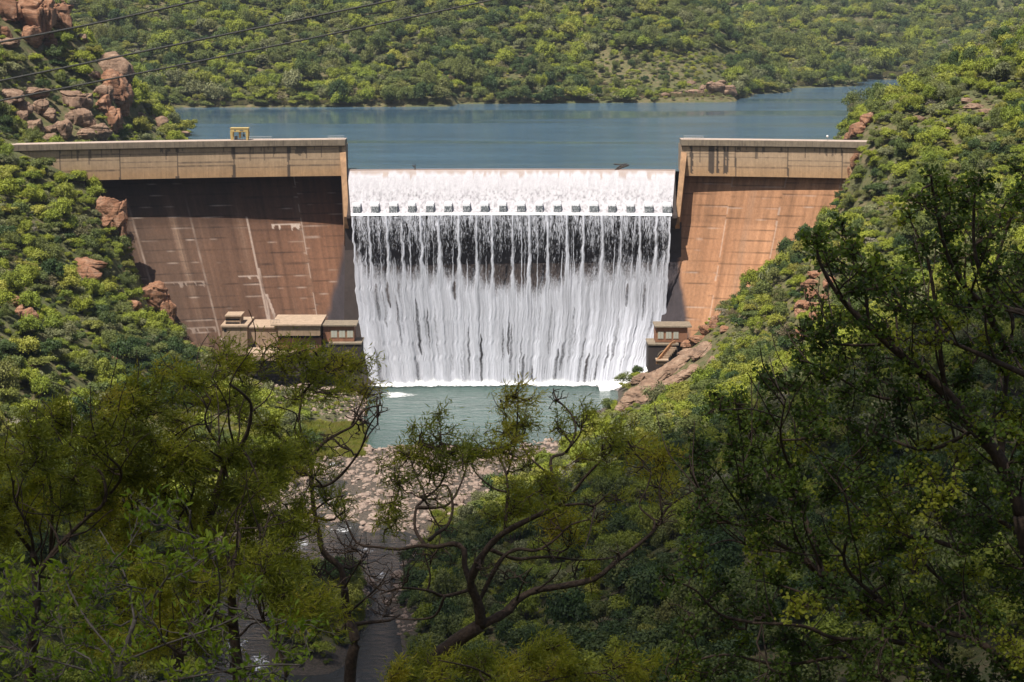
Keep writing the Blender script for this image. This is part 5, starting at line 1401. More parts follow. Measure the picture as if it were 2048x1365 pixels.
# ------------------------------------------------------------------ foreground trees
def cr(p0, p1, p2, p3, t):
    return .5 * ((2 * p1) + (-p0 + p2) * t + (2 * p0 - 5 * p1 + 4 * p2 - p3) * t * t + (-p0 + 3 * p1 - 3 * p2 + p3) * t ** 3)
def smooth_path(pts, sub=4):
    pts = [np.array(p, float) for p in pts]
    if len(pts) < 3: return pts
    e = [pts[0]] + pts + [pts[-1]]; out = []
    for i in range(1, len(e) - 2):
        for k in range(sub): out.append(cr(e[i - 1], e[i], e[i + 1], e[i + 2], k / sub))
    out.append(pts[-1]); return out
class FTree:
    def __init__(s, Y, seed, scale=1.0): s.Y = Y; s.r = random.Random(seed); s.limbs = []; s.m = MB(); s.leafpos = []; s.scale = scale; s.tw = MB()
    def limb(s, px, r0, r1, dy0=None, dy1=None, jit=1.5):
        r = s.r
        d0 = r.uniform(-1, 1) if dy0 is None else dy0; d1 = d0 + r.uniform(-2, 2) if dy1 is None else dy1
        n = len(px); pts = []
        for i, (a, b) in enumerate(px):
            t = i / max(1, n - 1)
            pts.append(P(a + r.uniform(-jit, jit), b + r.uniform(-jit, jit), s.Y + d0 + (d1 - d0) * t))
        sp = smooth_path(pts); N = len(sp)
        k = s.Y / FPX
        rad = [(r0 + (r1 - r0) * (i / (N - 1)) ** .8) * k * .5 * r.uniform(.88, 1.14) for i in range(N)]
        s.m.tube(sp, rad, 7 if r0 > 8 else 5)
        for i in range(N): s.limbs.append((sp[i], rad[i]))
        return sp
    def nearest(s, p):
        A = s._A if getattr(s, '_n', 0) == len(s.limbs) else np.array([q[0] for q in s.limbs]); s._A = A; s._n = len(s.limbs)
        d = ((A - p) ** 2).sum(1); d = d + (A[:, 2] > p[2]) * .15
        i = int(np.argmin(d)); return A[i], s.limbs[i][1]
    def grow(s, p0, p1, r0, r1, bend=.12, n=6, mb=None):
        r = s.r; p0 = np.array(p0); p1 = np.array(p1); L = np.linalg.norm(p1 - p0)
        o = np.array([r.gauss(0, 1) for _ in range(3)]) * L * bend; o[2] -= L * bend * .3
        pts = [p0 + (p1 - p0) * t + o * math.sin(math.pi * t) + np.array([r.gauss(0, 1) for _ in range(3)]) * L * .03 * (0 < t < 1) for t in np.linspace(0, 1, n)]
        rad = [r0 + (r1 - r0) * i / (n - 1) for i in range(n)]
        (mb or s.m).tube(pts, rad, 4, False)
        return pts
    def puff(s, px, py, rp, twigs=9, leaves=26, dy=None, bare=False):
        """a spray of twigs and leaves reached by a branch from the nearest limb"""
        r = s.r; dyy = r.uniform(-2.2, 2.2) if dy is None else dy
        c = np.array(P(px, py, s.Y + dyy)); k = s.Y / FPX; R = rp * k
        a, ra = s.nearest(c)
        L = np.linalg.norm(c - a)
        br = s.grow(a, c, min(ra * .85, 3.4 * k), 1.7 * k, .12, 7)
        for i in range(2, 7): s.limbs.append((br[i], 1.3 * k))
        leaves = int(leaves * (.5 if s.Y > 30 else 1)); R = R * (1.12 if s.Y > 32 else 1)
        for j in range(twigs):
            st_ = br[r.randint(3, 6)]
            d = np.array([r.gauss(0, 1), r.gauss(0, 1) * .8, r.gauss(.35, .8)]); d /= np.linalg.norm(d) + 1e-6
            e = c + d * R * r.uniform(.55, 1.1)
            tw = s.grow(st_, e, 1.5 * k, .6 * k, .15, 6, s.tw)
            for q in range(2):
                i0 = r.randint(2, 5); d2 = np.array([r.gauss(0, 1), r.gauss(0, 1), r.gauss(.2, .8)]); e2 = tw[i0] + d2 / (np.linalg.norm(d2) + 1e-6) * R * r.uniform(.25, .5)
                t2 = s.grow(tw[i0], e2, 1.0 * k, .45 * k, .12, 4, s.tw)
                if not bare:
                    for w in range(leaves // 6): s.leafpos.append((t2[r.randint(1, 3)], e2 - tw[i0]))
            if not bare:
                for w in range(leaves): 
                    i0 = r.randint(1, 5); t_ = r.random(); b_ = tw[min(i0 + 1, 5)]
                    s.leafpos.append((tw[i0] * (1 - t_) + b_ * t_, e - st_))
    def finish(s, name, label, cat, leafmat, barkmat, style, lsize, root_px=None):
        k = s.Y / FPX
        base = s.base
        root = empty(name, tuple(base)); tag(root, label, cat)
        def rel(mb): mb.v = [(a[0] - base[0], a[1] - base[1], a[2] - base[2]) for a in mb.v]; return mb
        rel(s.m).build("trunk", barkmat, root, 0, True)
        tag(rel(s.tw).build("twigs", barkmat, root, 0, True), None, None, None, 'stuff')
        g = np.random.default_rng(s.r.randint(0, 9999))
        p = np.array([q[0] for q in s.leafpos]) - np.array(base); d = np.array([q[1] for q in s.leafpos]); n = len(p)
        if style == 'feather': p = p + g.normal(size=(n, 3)) * .05
        d = d / (np.linalg.norm(d, axis=1)[:, None] + 1e-6)
        clump = np.clip(.5 + (fbm(p[:, 0] * 1.6, p[:, 2] * 1.6, 300, 3) - .5) * 2.2 + g.normal(size=n) * .13, 0, 1)
        if style == 'feather':     # sprays of slender leaflets swept by the wind
            m_ = 5; ls = lsize * 1.9
            ax = d * .5 + g.normal(size=(n, 3)) * .75 + np.array((.75, 0, .05)); ax /= np.linalg.norm(ax, axis=1)[:, None]
            V = []; T = []
            for j in range(m_):
                o_ = p + ax * (ls * (j - 1) * .42)[..., None] if hasattr(ls, 'shape') else p + ax * ls * (j - 1) * .42
                dr = ax * .75 + g.normal(size=(n, 3)) * .55; dr /= np.linalg.norm(dr, axis=1)[:, None]
                sd = np.cross(dr, g.normal(size=(n, 3))); sd /= np.linalg.norm(sd, axis=1)[:, None]
                l_ = ls * g.uniform(.6, 1.25, n)[:, None]; w_ = ls * .075
                V.append(np.stack([o_ - sd * 0, o_ + dr * l_ * .5 + sd * w_, o_ + dr * l_, o_ + dr * l_ * .5 - sd * w_], 1)); T.append(clump)
            V = np.concatenate(V).reshape(-1, 3); tt = np.repeat(np.concatenate(T), 4)
            me = np_mesh("leaves", V, np.arange(len(V)).reshape(-1, 4), 4, leafmat, False, {'tint': tt})
        else:
            off = .9 if style == 'round' else .35
            p = p + g.normal(size=(n, 3)) * lsize * off
            nm = g.normal(size=(n, 3)) * .8 + np.array((0, -.25, .75)); nm /= np.linalg.norm(nm, axis=1)[:, None]
            t1 = np.cross(nm, g.normal(size=(n, 3))); 
            if style == 'lance': t1 = d * .6 + g.normal(size=(n, 3)) * .6 + np.array((0, 0, .3)); 
            t1 /= np.linalg.norm(t1, axis=1)[:, None]; t2 = np.cross(nm, t1); t2 /= np.linalg.norm(t2, axis=1)[:, None] + 1e-9
            s_ = lsize * g.uniform(.6, 1.25, n)[:, None]; asp = .42 if style == 'round' else .17
            nb_ = np.cross(t1, t2)
            V = np.stack([p, p + t1 * s_ * .35 + t2 * s_ * asp + nb_ * s_ * .1, p + t1 * s_ * .75 + t2 * s_ * asp * .85 + nb_ * s_ * .06, p + t1 * s_, p + t1 * s_ * .75 - t2 * s_ * asp * .85 + nb_ * s_ * .06, p + t1 * s_ * .35 - t2 * s_ * asp + nb_ * s_ * .1], 1).reshape(-1, 3)
            i = np.arange(n)[:, None] * 6
            F = np.concatenate([i + np.array([[0, 1, 2, 3]]), i + np.array([[0, 3, 4, 5]])], 0)
            me = np_mesh("leaves", V, F, 4, leafmat, False, {'tint': np.repeat(clump, 6)})
        obj("crown", me, root)
        print("FG", name, n)
        return root
    def rootlimb(s, px, r0, r1, dy=0):
        """trunk limb carried on down to the ground"""
        a, b = px[0]
        top = P(a, b, s.Y + dy)
        gx = top[0] + s.r.uniform(-.6, .6); gz = float(zt(gx, s.Y + dy))
        s.base = (gx, s.Y + dy, gz)
        pts = [(gx, s.Y + dy, gz - .5), (gx * .6 + top[0] * .4 + .2, s.Y + dy, gz + (top[2] - gz) * .35), (gx * .2 + top[0] * .8 - .15, s.Y + dy, gz + (top[2] - gz) * .7)]
        pts = pts + [P(q[0], q[1], s.Y + dy + s.r.uniform(-.15, .15)) for q in px]
        sp = smooth_path(pts); N = len(sp); k = s.Y / FPX
        rr = [(r0 * 1.35 + (r0 - r0 * 1.35) * min(1, i / 12)) if i < 12 else r0 + (r1 - r0) * (i - 12) / max(1, N - 13) for i in range(N)]
        rr = [q * k * .5 for q in rr]
        s.m.tube(sp, rr, 8)
        for i in range(10, N): s.limbs.append((sp[i], rr[i]))

def inpoly(px, py, poly):
    c = False; n = len(poly)
    for i in range(n):
        x1, y1 = poly[i]; x2, y2 = poly[(i + 1) % n]
        if (y1 > py) != (y2 > py) and px < (x2 - x1) * (py - y1) / (y2 - y1) + x1: c = not c
    return c
def fill(tree, poly, step, rp, tw, lv, seed, p=1.0):
    r = random.Random(seed)
    x0, x1 = min(q[0] for q in poly), max(q[0] for q in poly); y0, y1 = min(q[1] for q in poly), max(q[1] for q in poly)
    c = []
    yy = y0
    while yy < y1:
        xx = x0
        while xx < x1:
            a, b = xx + r.uniform(-.5, .5) * step, yy + r.uniform(-.5, .5) * step
            if inpoly(a, b, poly) and r.random() < p: c.append((a, b))
            xx += step
        yy += step
    # grow outward from the limbs
    A = np.array([proj(*q[0])[:2] for q in tree.limbs])
    c.sort(key=lambda q: ((A - np.array(q)) ** 2).sum(1).min())
    for a, b in c: tree.puff(a, b, rp * r.uniform(.75, 1.25), tw, lv)

def sprout(T, n, seed, lo, hi, x0, x1, ang=1.6, sp=.7):
    rr_ = random.Random(seed); L0 = [q for q in T.limbs]
    for j in range(n):
        p0, r0_ = rr_.choice(L0); a0, b0_, _ = proj(*p0)
        if a0 < x0 or a0 > x1 or b0_ > 1380: continue
        an = rr_.gauss(ang, sp); ln = rr_.uniform(lo, hi); pl = [(a0, b0_)]
        for q in range(1, 6):
            an += rr_.gauss(0, .28) + .10 * (1.57 - an)
            pl.append((pl[-1][0] + math.cos(an) * ln / 5, pl[-1][1] - math.sin(an) * ln / 5))
        d0_ = p0[1] - T.Y
        T.limb(pl, min(6.5, max(3.5, r0_ * 1.2 * FPX / T.Y)), 1.6, d0_, d0_ + rr_.uniform(-2, 2), .8)

# --- middle tree, bare twisting limbs
T = FTree(42, 21)
T.rootlimb([(863, 1348), (897, 1295), (961, 1251)], 34, 28)
T.limb([(961, 1251), (1010, 1226), (1034, 1202), (1073, 1182), (1131, 1173), (1190, 1158), (1229, 1129), (1268, 1095), (1307, 1061), (1336, 1017), (1385, 983)], 22, 4, 0, 1.5)
T.limb([(961, 1251), (956, 1207), (941, 1168), (956, 1129), (980, 1090), (1010, 1065), (1058, 1041), (1112, 1012), (1141, 992), (1170, 953), (1204, 919)], 24, 4, 0, -1.5)
T.limb([(941, 1168), (929, 1130), (929, 1100), (907, 1087), (873, 1095), (849, 1090), (824, 1095), (800, 1100), (760, 1095), (715, 1085), (690, 1040)], 15, 4, 0, 1)
T.limb([(849, 1090), (829, 1060), (834, 1017), (849, 992), (829, 944), (822, 915)], 9, 3)
T.limb([(834, 1015), (888, 1012), (912, 987), (931, 943), (935, 915)], 8, 3)
T.limb([(845, 1000), (880, 970), (895, 925), (880, 900)], 6, 2.5)
T.limb([(860, 1080), (873, 1066), (897, 1051), (907, 1012), (893, 973), (873, 973), (868, 950)], 9, 3)
T.limb([(956, 1207), (1000, 1124), (1034, 1100), (1073, 1100), (1112, 1080), (1141, 1050), (1180, 1040)], 11, 3)
T.limb([(980, 1100), (1029, 1117), (1073, 1114), (1112, 1116), (1160, 1119), (1214, 1119), (1239, 1109)], 9, 3)
T.limb([(1112, 1012), (1160, 1007), (1190, 1012), (1219, 988), (1232, 1005)], 7, 2.5)
T.limb([(1190, 1012), (1180, 1060), (1170, 1100)], 5, 2)
T.limb([(1141, 992), (1112, 983), (1092, 944), (1058, 914), (1044, 885), (1050, 860)], 7, 2.5)
T.limb([(1141, 992), (1112, 973), (1102, 919), (1131, 905), (1151, 861), (1141, 827), (1112, 797), (1107, 778)], 9, 3)
T.limb([(1131, 905), (1160, 870), (1162, 840)], 5, 2)
T.limb([(1010, 1065), (1014, 988), (1010, 944), (995, 910), (1000, 885)], 8, 3)
T.limb([(1014, 949), (1030, 890), (1036, 822), (1036, 749)], 5, 2)
T.limb([(1014, 985), (985, 975), (950, 945), (945, 915)], 5, 2)
T.limb([(1307, 1061), (1307, 1041), (1278, 1012), (1292, 978), (1302, 944)], 6, 2.5)
T.limb([(1325, 1030), (1318, 980), (1325, 945)], 5, 2)
T.limb([(935, 1180), (888, 1192), (854, 1182), (800, 1178), (760, 1190)], 9, 3)
T.limb([(888, 1192), (870, 1232), (830, 1240), (790, 1236)], 7, 2.5)
T.limb([(854, 1182), (860, 1150), (845, 1100)], 6, 2.5)
T.limb([(1073, 1182), (1112, 1150), (1125, 1125)], 6, 2)
T.limb([(1034, 1202), (1050, 1160), (1066, 1135)], 5, 2)
for (a, b, rp, tw, lv) in [(1030, 790, 36, 8, 14), (1000, 800, 26, 6, 10), (1060, 800, 28, 6, 10), (1018, 865, 48, 10, 22), (1045, 850, 40, 9, 18), (990, 900, 42, 9, 20), (1025, 905, 40, 9, 18), (880, 870, 46, 10, 20), (840, 885, 44, 9, 20), (905, 905, 40, 9, 16), (810, 925, 44, 10, 22), (850, 935, 50, 10, 22), (800, 970, 40, 8, 18), (925, 925, 30, 7, 12), (955, 900, 30, 6, 10),
                           (1120, 855, 34, 7, 12), (1165, 850, 40, 8, 16), (1205, 890, 46, 9, 18), (1150, 925, 34, 7, 12), (1255, 880, 44, 9, 20), (1290, 905, 50, 10, 26), (1325, 925, 44, 9, 22), (1300, 960, 36, 8, 14), (1345, 990, 34, 7, 8),
                           (1075, 985, 46, 10, 26), (1040, 1010, 52, 11, 30), (1100, 1040, 52, 10, 28), (1140, 1060, 40, 8, 18), (1180, 1165, 30, 7, 16), (1000, 1030, 36, 8, 16), (1200, 1040, 28, 7, 5), (1230, 1000, 26, 7, 4), (870, 1000, 30, 7, 6), (780, 1010, 36, 8, 14), (770, 1060, 34, 8, 12), (1060, 930, 30, 7, 8)]:
    T.puff(a, b, rp, tw, lv)
for (a, b, rp) in [(1190, 1020, 34), (1150, 1150, 40), (880, 1060, 34), (950, 1130, 40), (1110, 800, 22), (820, 1150, 46), (780, 1210, 50), (1010, 1160, 40), (1240, 1110, 40), (1330, 1040, 40), (1100, 1100, 40), (860, 1130, 40)]:
    T.puff(a, b, rp, 6, 0, None, True)
T.finish("acacia_tree", "dark twisting almost bare tree with thin feathery tufts at the bottom centre", "tree", M['leaf_feather'], M['bark_dark'], 'feather', .085)

# --- tree left of the middle, in front of the powerhouse and river
T = FTree(45, 22)
T.rootlimb([(700, 1352), (710, 1280), (694, 1228), (689, 1177)], 26, 16)
T.limb([(689, 1177), (682, 1135), (648, 1104), (638, 1063), (627, 1022), (622, 970), (622, 918), (607, 882), (599, 841), (604, 789), (607, 753)], 15, 4, 0, 1)
T.limb([(620, 905), (581, 892), (555, 872), (519, 836), (493, 805), (452, 794), (415, 753)], 10, 3)
T.limb([(607, 882), (590, 860), (594, 830), (560, 815)], 6, 2.5)
T.limb([(622, 918), (648, 887), (679, 867), (705, 851), (731, 820), (762, 812)], 9, 2.5)
T.limb([(705, 851), (726, 800), (742, 765)], 5, 2)
T.limb([(622, 970), (653, 970), (689, 944), (720, 898), (736, 856), (757, 825)], 8, 2.5)
T.limb([(604, 789), (640, 740), (625, 700), (575, 715)], 6, 2)
T.limb([(689, 1177), (710, 1140), (735, 1100)], 6, 2)
T.limb([(694, 1228), (679, 1264), (622, 1223), (596, 1192), (560, 1165), (539, 1156)], 11, 3)
T.limb([(705, 1250), (740, 1245), (780, 1240), (800, 1228)], 12, 4)
T.limb([(638, 1063), (600, 1080), (570, 1075)], 6, 2)
T.limb([(627, 1022), (660, 1000), (690, 990)], 6, 2)
T.limb([(694, 1228), (730, 1200), (760, 1170), (775, 1140)], 6, 2)
T.limb([(689, 1177), (660, 1170), (640, 1150)], 5, 2)
for (a, b, rp, tw, lv) in [(450, 700, 32, 7, 16), (430, 745, 40, 8, 20), (470, 740, 42, 8, 20), (505, 770, 40, 8, 16), (540, 690, 26, 6, 14), (575, 700, 34, 7, 18), (600, 730, 36, 8, 18), (560, 740, 32, 7, 14), (640, 715, 34, 7, 18), (655, 745, 36, 8, 16), (690, 730, 30, 7, 14), (720, 745, 30, 7, 16), (700, 775, 34, 8, 16), (660, 785, 34, 8, 14), (620, 770, 36, 8, 16), (735, 790, 30, 7, 12), (590, 800, 34, 7, 12), (480, 820, 44, 8, 16), (440, 790, 40, 8, 18),
                           (650, 1000, 40, 8, 18), (690, 1020, 34, 8, 12), (600, 1060, 44, 9, 20), (570, 1010, 50, 10, 26), (600, 950, 46, 9, 22), (560, 930, 46, 9, 22), (640, 930, 36, 8, 12), (530, 960, 50, 10, 26), (510, 1010, 52, 10, 28), (545, 1060, 52, 10, 28)]:
    T.puff(a, b, rp, tw, lv)
for (a, b, rp) in [(755, 820, 34), (740, 850, 34), (715, 830, 32), (735, 1110, 60), (690, 1130, 60), (650, 1140, 50), (760, 1180, 50), (640, 1200, 50), (670, 880, 40), (600, 1150, 50), (700, 1090, 46), (760, 1230, 40)]:
    T.puff(a, b, rp, 8, 0, None, True)
T.finish("acacia_tree", "slim forked tree with feathery tufts in front of the powerhouse and river", "tree", M['leaf_feather'], M['bark_dark'], 'feather', .085)

# --- left acacias
T = FTree(38, 23)
T.rootlimb([(350, 1365), (370, 1250), (395, 1100), (430, 1000), (450, 930)], 30, 14, 0)
T.limb([(434, 942), (390, 937), (368, 906), (328, 893), (275, 866), (239, 849)], 12, 4)
T.limb([(450, 935), (465, 915), (492, 871), (503, 815), (488, 789), (460, 770)], 12, 4)
T.limb([(465, 915), (430, 880), (410, 840), (420, 800)], 8, 3)
T.limb([(450, 930), (400, 900), (370, 870), (350, 830)], 8, 3)
T.limb([(395, 1100), (355, 1053), (377, 1008), (390, 980)], 8, 3)
T.limb([(380, 1180), (337, 1106), (284, 1128), (284, 1070), (266, 1026), (261, 973)], 10, 3)
T.limb([(395, 1100), (460, 1040), (500, 1000), (540, 960)], 9, 3)
sprout(T, 46, 61, 80, 190, 200, 620)
for pl, st, rp, tw, lv, p_ in [([(230, 790), (300, 770), (400, 740), (440, 690), (500, 740), (540, 860), (520, 940), (300, 930), (210, 850)], 42, 36, 8, 22, .58),
                           ([(200, 900), (600, 900), (650, 1000), (640, 1060), (560, 1180), (250, 1160), (180, 1040)], 42, 38, 8, 28, .66)]:
    fill(T, pl, st, rp, tw, lv, 31, p_)
T.finish("acacia_tree", "broad olive feathery tree left of the river, its dark fork above the cobbles", "tree", M['leaf_feather'], M['bark_dark'], 'feather', .08)
T = FTree(36, 24)
T.rootlimb([(60, 1365), (70, 1250), (72, 1150), (66, 1110)], 26, 15, 0)
T.limb([(66, 1110), (35, 1066), (0, 1035), (-40, 1000)], 10, 4)
T.limb([(66, 1110), (60, 1060), (30, 1000), (28, 960)], 8, 3)
T.limb([(72, 1150), (120, 1090), (170, 1040), (210, 1000), (200, 942), (155, 928), (120, 906)], 12, 3)
T.limb([(210, 1000), (240, 960), (235, 930), (199, 900), (190, 870)], 8, 3)
T.limb([(100, 1110), (105, 1000), (90, 930), (80, 920)], 9, 3)
sprout(T, 34, 62, 80, 180, -60, 320)
fill(T, [(-60, 900), (0, 880), (60, 850), (130, 830), (220, 790), (280, 820), (290, 900), (260, 1000), (170, 1020), (60, 1060), (-60, 1120)], 40, 37, 8, 26, 33, .68)
T.finish("acacia_tree", "olive feathery tree at the left frame edge with low spreading limbs", "tree", M['leaf_feather'], M['bark_dark'], 'feather', .08)
T = FTree(33, 25)
T.rootlimb([(477, 1400), (467, 1254), (462, 1177)], 24, 18, 0)
T.limb([(462, 1177), (467, 1125), (480, 1080), (470, 1040)], 14, 5)
T.limb([(467, 1254), (420, 1225), (384, 1244), (370, 1310), (328, 1283), (292, 1261), (248, 1225)], 12, 4)
T.limb([(480, 1365), (570, 1365), (555, 1290), (529, 1244), (519, 1208), (524, 1150), (519, 1047)], 12, 4)
T.limb([(462, 1177), (430, 1150), (390, 1140)], 8, 3)
sprout(T, 34, 63, 80, 180, 150, 640)
fill(T, [(240, 1120), (420, 1080), (640, 1150), (680, 1240), (600, 1260), (540, 1210), (430, 1200), (480, 1330), (200, 1330), (60, 1200)], 44, 38, 8, 24, 35, .66)
T.finish("acacia_tree", "dark double stemmed feathery tree over the bottom left river channel", "tree", M['leaf_feather'], M['bark_dark'], 'feather', .07)
# --- leafy sprigs at the bottom left
T = FTree(24, 26)
T.rootlimb([(250, 1420), (240, 1340), (270, 1240)], 14, 9, 0)
for pl in ([(250, 1330), (180, 1250), (140, 1180), (120, 1120)], [(270, 1240), (320, 1180), (370, 1090), (380, 1020)], [(255, 1320), (330, 1290), (420, 1260), (500, 1220)], [(240, 1360), (130, 1330), (40, 1300), (-20, 1240)], [(250, 1380), (400, 1350), (520, 1330), (600, 1330)], [(270, 1240), (250, 1150), (200, 1060)], [(420, 1260), (440, 1180), (430, 1110)]):
    T.limb(pl, 6, 2.5)
fill(T, [(-30, 1160), (90, 1090), (200, 1060), (300, 1010), (400, 1040), (460, 1110), (540, 1200), (640, 1290), (720, 1400), (-30, 1400)], 62, 40, 6, 7, 37, .9)
T.finish("leafy_shrub", "fresh green narrow leaved shrub filling the bottom left corner", "shrub", M['leaf_lance'], M['bark_pale'], 'lance', .11)
# --- low feathery tops along the bottom centre
T = FTree(34, 27)
T.rootlimb([(1000, 1440), (1010, 1380)], 14, 9, 0)
for pl in ([(1010, 1380), (960, 1340), (880, 1320)], [(1010, 1380), (1060, 1320), (1120, 1290)], [(1010, 1380), (1150, 1350), (1280, 1330)], [(1000, 1400), (850, 1390), (740, 1370)]):
    T.limb(pl, 6, 2.5)
fill(T, [(740, 1400), (800, 1340), (880, 1310), (960, 1310), (1030, 1285), (1120, 1290), (1200, 1320), (1350, 1330), (1400, 1400)], 40, 34, 7, 24, 39, .9)
T.finish("acacia_shrub", "olive feathery shrub top rising over the bottom centre edge", "shrub", M['leaf_feather'], M['bark_dark'], 'feather', .07)

# --- big leafy tree on the right
T = FTree(29, 28)
T.rootlimb([(2260, 1480), (2180, 1340), (2090, 1200), (2045, 1032)], 60, 40, 0)
L = T.limb
L([(2045, 1032), (2003, 924), (1949, 860), (1893, 787), (1834, 739), (1775, 688), (1715, 636), (1672, 585), (1640, 526), (1632, 480)], 34, 4, 0, -1)
L([(1735, 650), (1735, 617), (1727, 565), (1707, 526), (1688, 470), (1680, 440)], 9, 3)
L([(1900, 790), (1885, 755), (1874, 636), (1854, 518), (1818, 439)], 13, 4)
L([(2010, 700), (1972, 620), (1933, 577), (1893, 510), (1870, 399), (1862, 352)], 18, 4)
L([(2100, 770), (2048, 747), (1972, 715), (1917, 692), (1877, 676)], 16, 5)
L([(2110, 660), (2048, 628), (1992, 605), (1953, 518), (1949, 419), (1953, 367)], 16, 4)
L([(2003, 924), (2008, 826), (2016, 715), (2024, 636), (1990, 560), (2010, 470), (2040, 380)], 16, 4)
L([(2180, 1400), (1980, 1400), (1840, 1300), (1726, 1218), (1644, 1152), (1590, 1106), (1507, 1057), (1490, 986), (1486, 924)], 26, 4, 1, 0)
L([(1644, 1152), (1627, 1081), (1598, 1007), (1590, 957)], 15, 6)
L([(1598, 1007), (1548, 974), (1523, 924), (1494, 862), (1480, 800)], 9, 3)
L([(1590, 957), (1560, 880), (1570, 800)], 8, 3)
L([(2250, 1420), (2048, 1350), (1962, 1288), (1838, 1247), (1755, 1197)], 22, 7, -1, 0)
L([(2180, 1300), (2048, 1085), (1983, 1036), (1900, 1032), (1817, 999), (1740, 960)], 16, 4)
L([(2150, 1460), (1921, 1365), (1826, 1297), (1755, 1280), (1672, 1276), (1606, 1251), (1507, 1245)], 16, 5)
L([(2000, 1480), (1776, 1365), (1693, 1317), (1565, 1330), (1450, 1310), (1370, 1330)], 13, 4)
L([(1925, 1100), (1850, 1075), (1805, 1069), (1747, 1040), (1700, 1000), (1660, 930)], 12, 4)
L([(1755, 1197), (1690, 1130), (1700, 1050), (1690, 990)], 10, 3)
L([(1507, 1057), (1450, 1040), (1410, 1000), (1380, 940)], 8, 3)
L([(1590, 1106), (1520, 1100), (1460, 1080), (1420, 1090)], 7, 3)
L([(1507, 1245), (1440, 1230), (1390, 1180), (1340, 1160)], 8, 3)
L([(1962, 1288), (1900, 1180), (1850, 1130), (1830, 1080)], 12, 4)
L([(1834, 739), (1800, 700), (1790, 620), (1760, 560)], 9, 3)
L([(1775, 688), (1700, 690), (1640, 680), (1590, 650)], 8, 3)
L([(1893, 787), (1820, 800), (1740, 790), (1650, 740), (1600, 720)], 10, 3)
L([(1949, 860), (1860, 900), (1780, 880), (1700, 840), (1620, 830)], 10, 3)
L([(1700, 1200), (1620, 1190), (1560, 1170), (1500, 1160)], 8, 3)
rr_ = random.Random(77)
n0 = len(T.limbs)
base_l = [q for q in T.limbs if q[0][0] < 13]
for j in range(150):
    p0, r0_ = rr_.choice(base_l)
    if r0_ < 2 * 29 / FPX * .5: continue
    a0, b0_, _ = proj(*p0)
    if a0 < 1400 or a0 > 2150: continue
    an = rr_.gauss(2.05, .42); ln = rr_.uniform(90, 230)
    pl = [(a0, b0_)]
    for q in range(1, 5):
        an += rr_.gauss(0, .16) - .04 * (an > 1.7)
        nx_, ny_ = pl[-1][0] + math.cos(an) * ln / 4, pl[-1][1] - math.sin(an) * ln / 4
        if ny_ < np.interp(nx_, [1450, 1600, 1640, 1740, 1850, 2048], [800, 560, 500, 500, 370, 340]): break
        pl.append((nx_, ny_))
    if len(pl) < 3: continue
    d0_ = p0[1] - T.Y
    T.limb(pl, min(7, max(3.5, r0_ * 1.2 * FPX / 29)), 1.8, d0_, d0_ + rr_.uniform(-2.5, 2.5))
poly = [(1620, 480), (1690, 455), (1740, 540), (1800, 430), (1840, 380), (1880, 335), (1960, 350), (2010, 400), (2070, 310), (2120, 500), (2120, 1420), (1300, 1420), (1290, 1330), (1360, 1230), (1320, 1120), (1380, 1040), (1400, 960), (1370, 900), (1440, 850), (1420, 780), (1490, 760), (1560, 740), (1540, 690), (1600, 660), (1590, 600), (1640, 590)]
fill(T, poly, 44, 36, 8, 17, 41, .78)
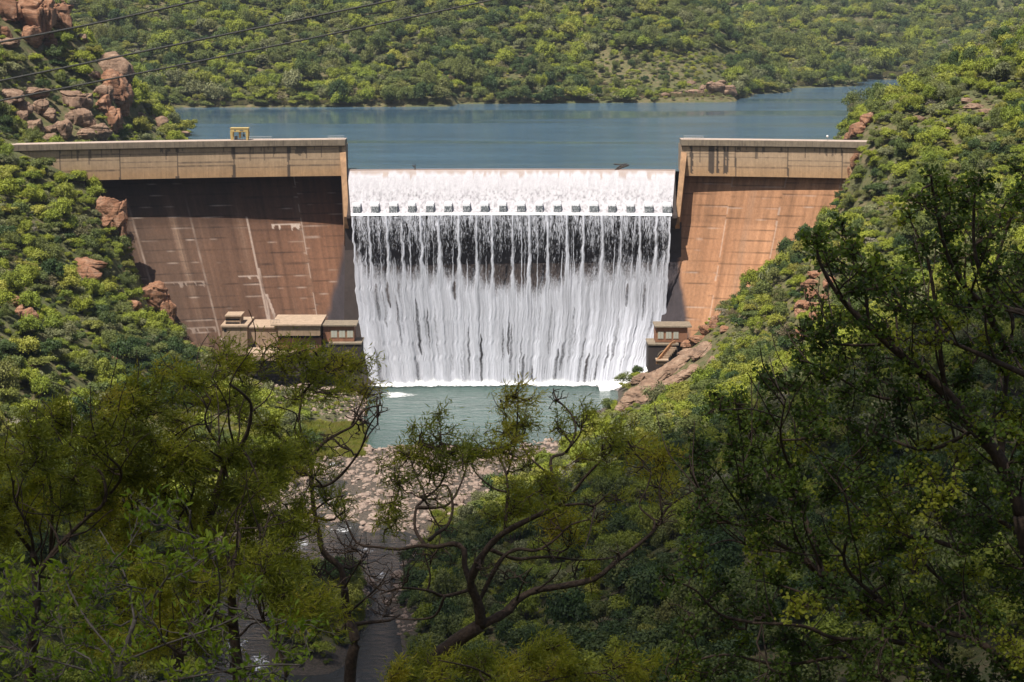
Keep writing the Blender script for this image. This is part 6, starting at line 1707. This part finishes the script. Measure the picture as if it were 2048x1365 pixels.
for (a, b, rp) in [(1632, 470, 20), (1640, 500, 24), (1684, 450, 24), (1700, 490, 24), (1820, 440, 28), (1850, 500, 28), (1862, 350, 22), (1870, 390, 26), (1880, 430, 26), (1950, 370, 26), (1955, 410, 26), (1960, 450, 28), (2035, 340, 24), (2045, 380, 28), (2020, 440, 30), (1900, 520, 30), (1790, 590, 30), (1745, 570, 26), (1480, 800, 24), (1430, 800, 18), (1495, 850, 28), (1380, 930, 26), (1345, 1150, 28), (1330, 1170, 24)]:
    T.puff(a, b, rp, 6, 12)
T.finish("leafy_tree", "large dark green round leaved tree filling the right side of the view", "tree", M['leaf_round'], M['bark_dark'], 'round', .062)

# ------------------------------------------------------------------ cloud added out of view to shade the near part of the valley
ALT = 2300.0
sc_ = (ALT) / math.tan(SUN_EL)
off = SUN_H * sc_
v_, f_ = ICO5
v2 = v_.copy()
ang = np.arctan2(v2[:, 1], v2[:, 0])
v2[:, 2] = np.where(v2[:, 2] < 0, v2[:, 2] * .35, v2[:, 2])
v2 = v2 * (1 + .10 * (fbm(v_[:, 0] * 4 + 9, v_[:, 1] * 4 + v_[:, 2] * 3, 400, 4) - .5) * 2)[:, None]
t = NT("shade_cloud_white")
_d = t.bsdf((.8, .8, .8), 1.0, None, 0); _t = t.node("ShaderNodeBsdfTransparent"); _m = t.node("ShaderNodeMixShader"); _m.inputs[0].default_value = .36
t.lk(_d.outputs[0], _m.inputs[1]); t.lk(_t.outputs[0], _m.inputs[2])
cl = obj("shade_cloud", np_mesh("shade_cloud", v2, f_, 3, t.done(_m), True))
CLY0, CLY1 = -420, 385
cl.scale = (520, (CLY1 - CLY0) / 2, 130)
cl.location = (off.x + 60, off.y + (CLY0 + CLY1) / 2, ALT)
tag(cl, "unseen cumulus added overhead to shade the near end of the valley", None, None, 'structure')

# ------------------------------------------------------------------ haze
hz = MB(); hz.box(-2600, 2600, -500, 4600, -66, 560)
hm = bpy.data.materials.new("haze"); hm.use_nodes = True
hn = hm.node_tree.nodes
for n_ in list(hn): hn.remove(n_)
ho = hn.new("ShaderNodeOutputMaterial"); hv = hn.new("ShaderNodeVolumePrincipled")
hv.inputs['Color'].default_value = (.80, .88, 1.0, 1); hv.inputs['Density'].default_value = .00008; hv.inputs['Anisotropy'].default_value = 0.2
hm.node_tree.links.new(hv.outputs[0], ho.inputs['Volume'])
USE_HAZE = True
if USE_HAZE:
    h_ = hz.build("haze", hm); tag(h_, "faint blue air between the camera and the far hills", None, None, 'stuff')
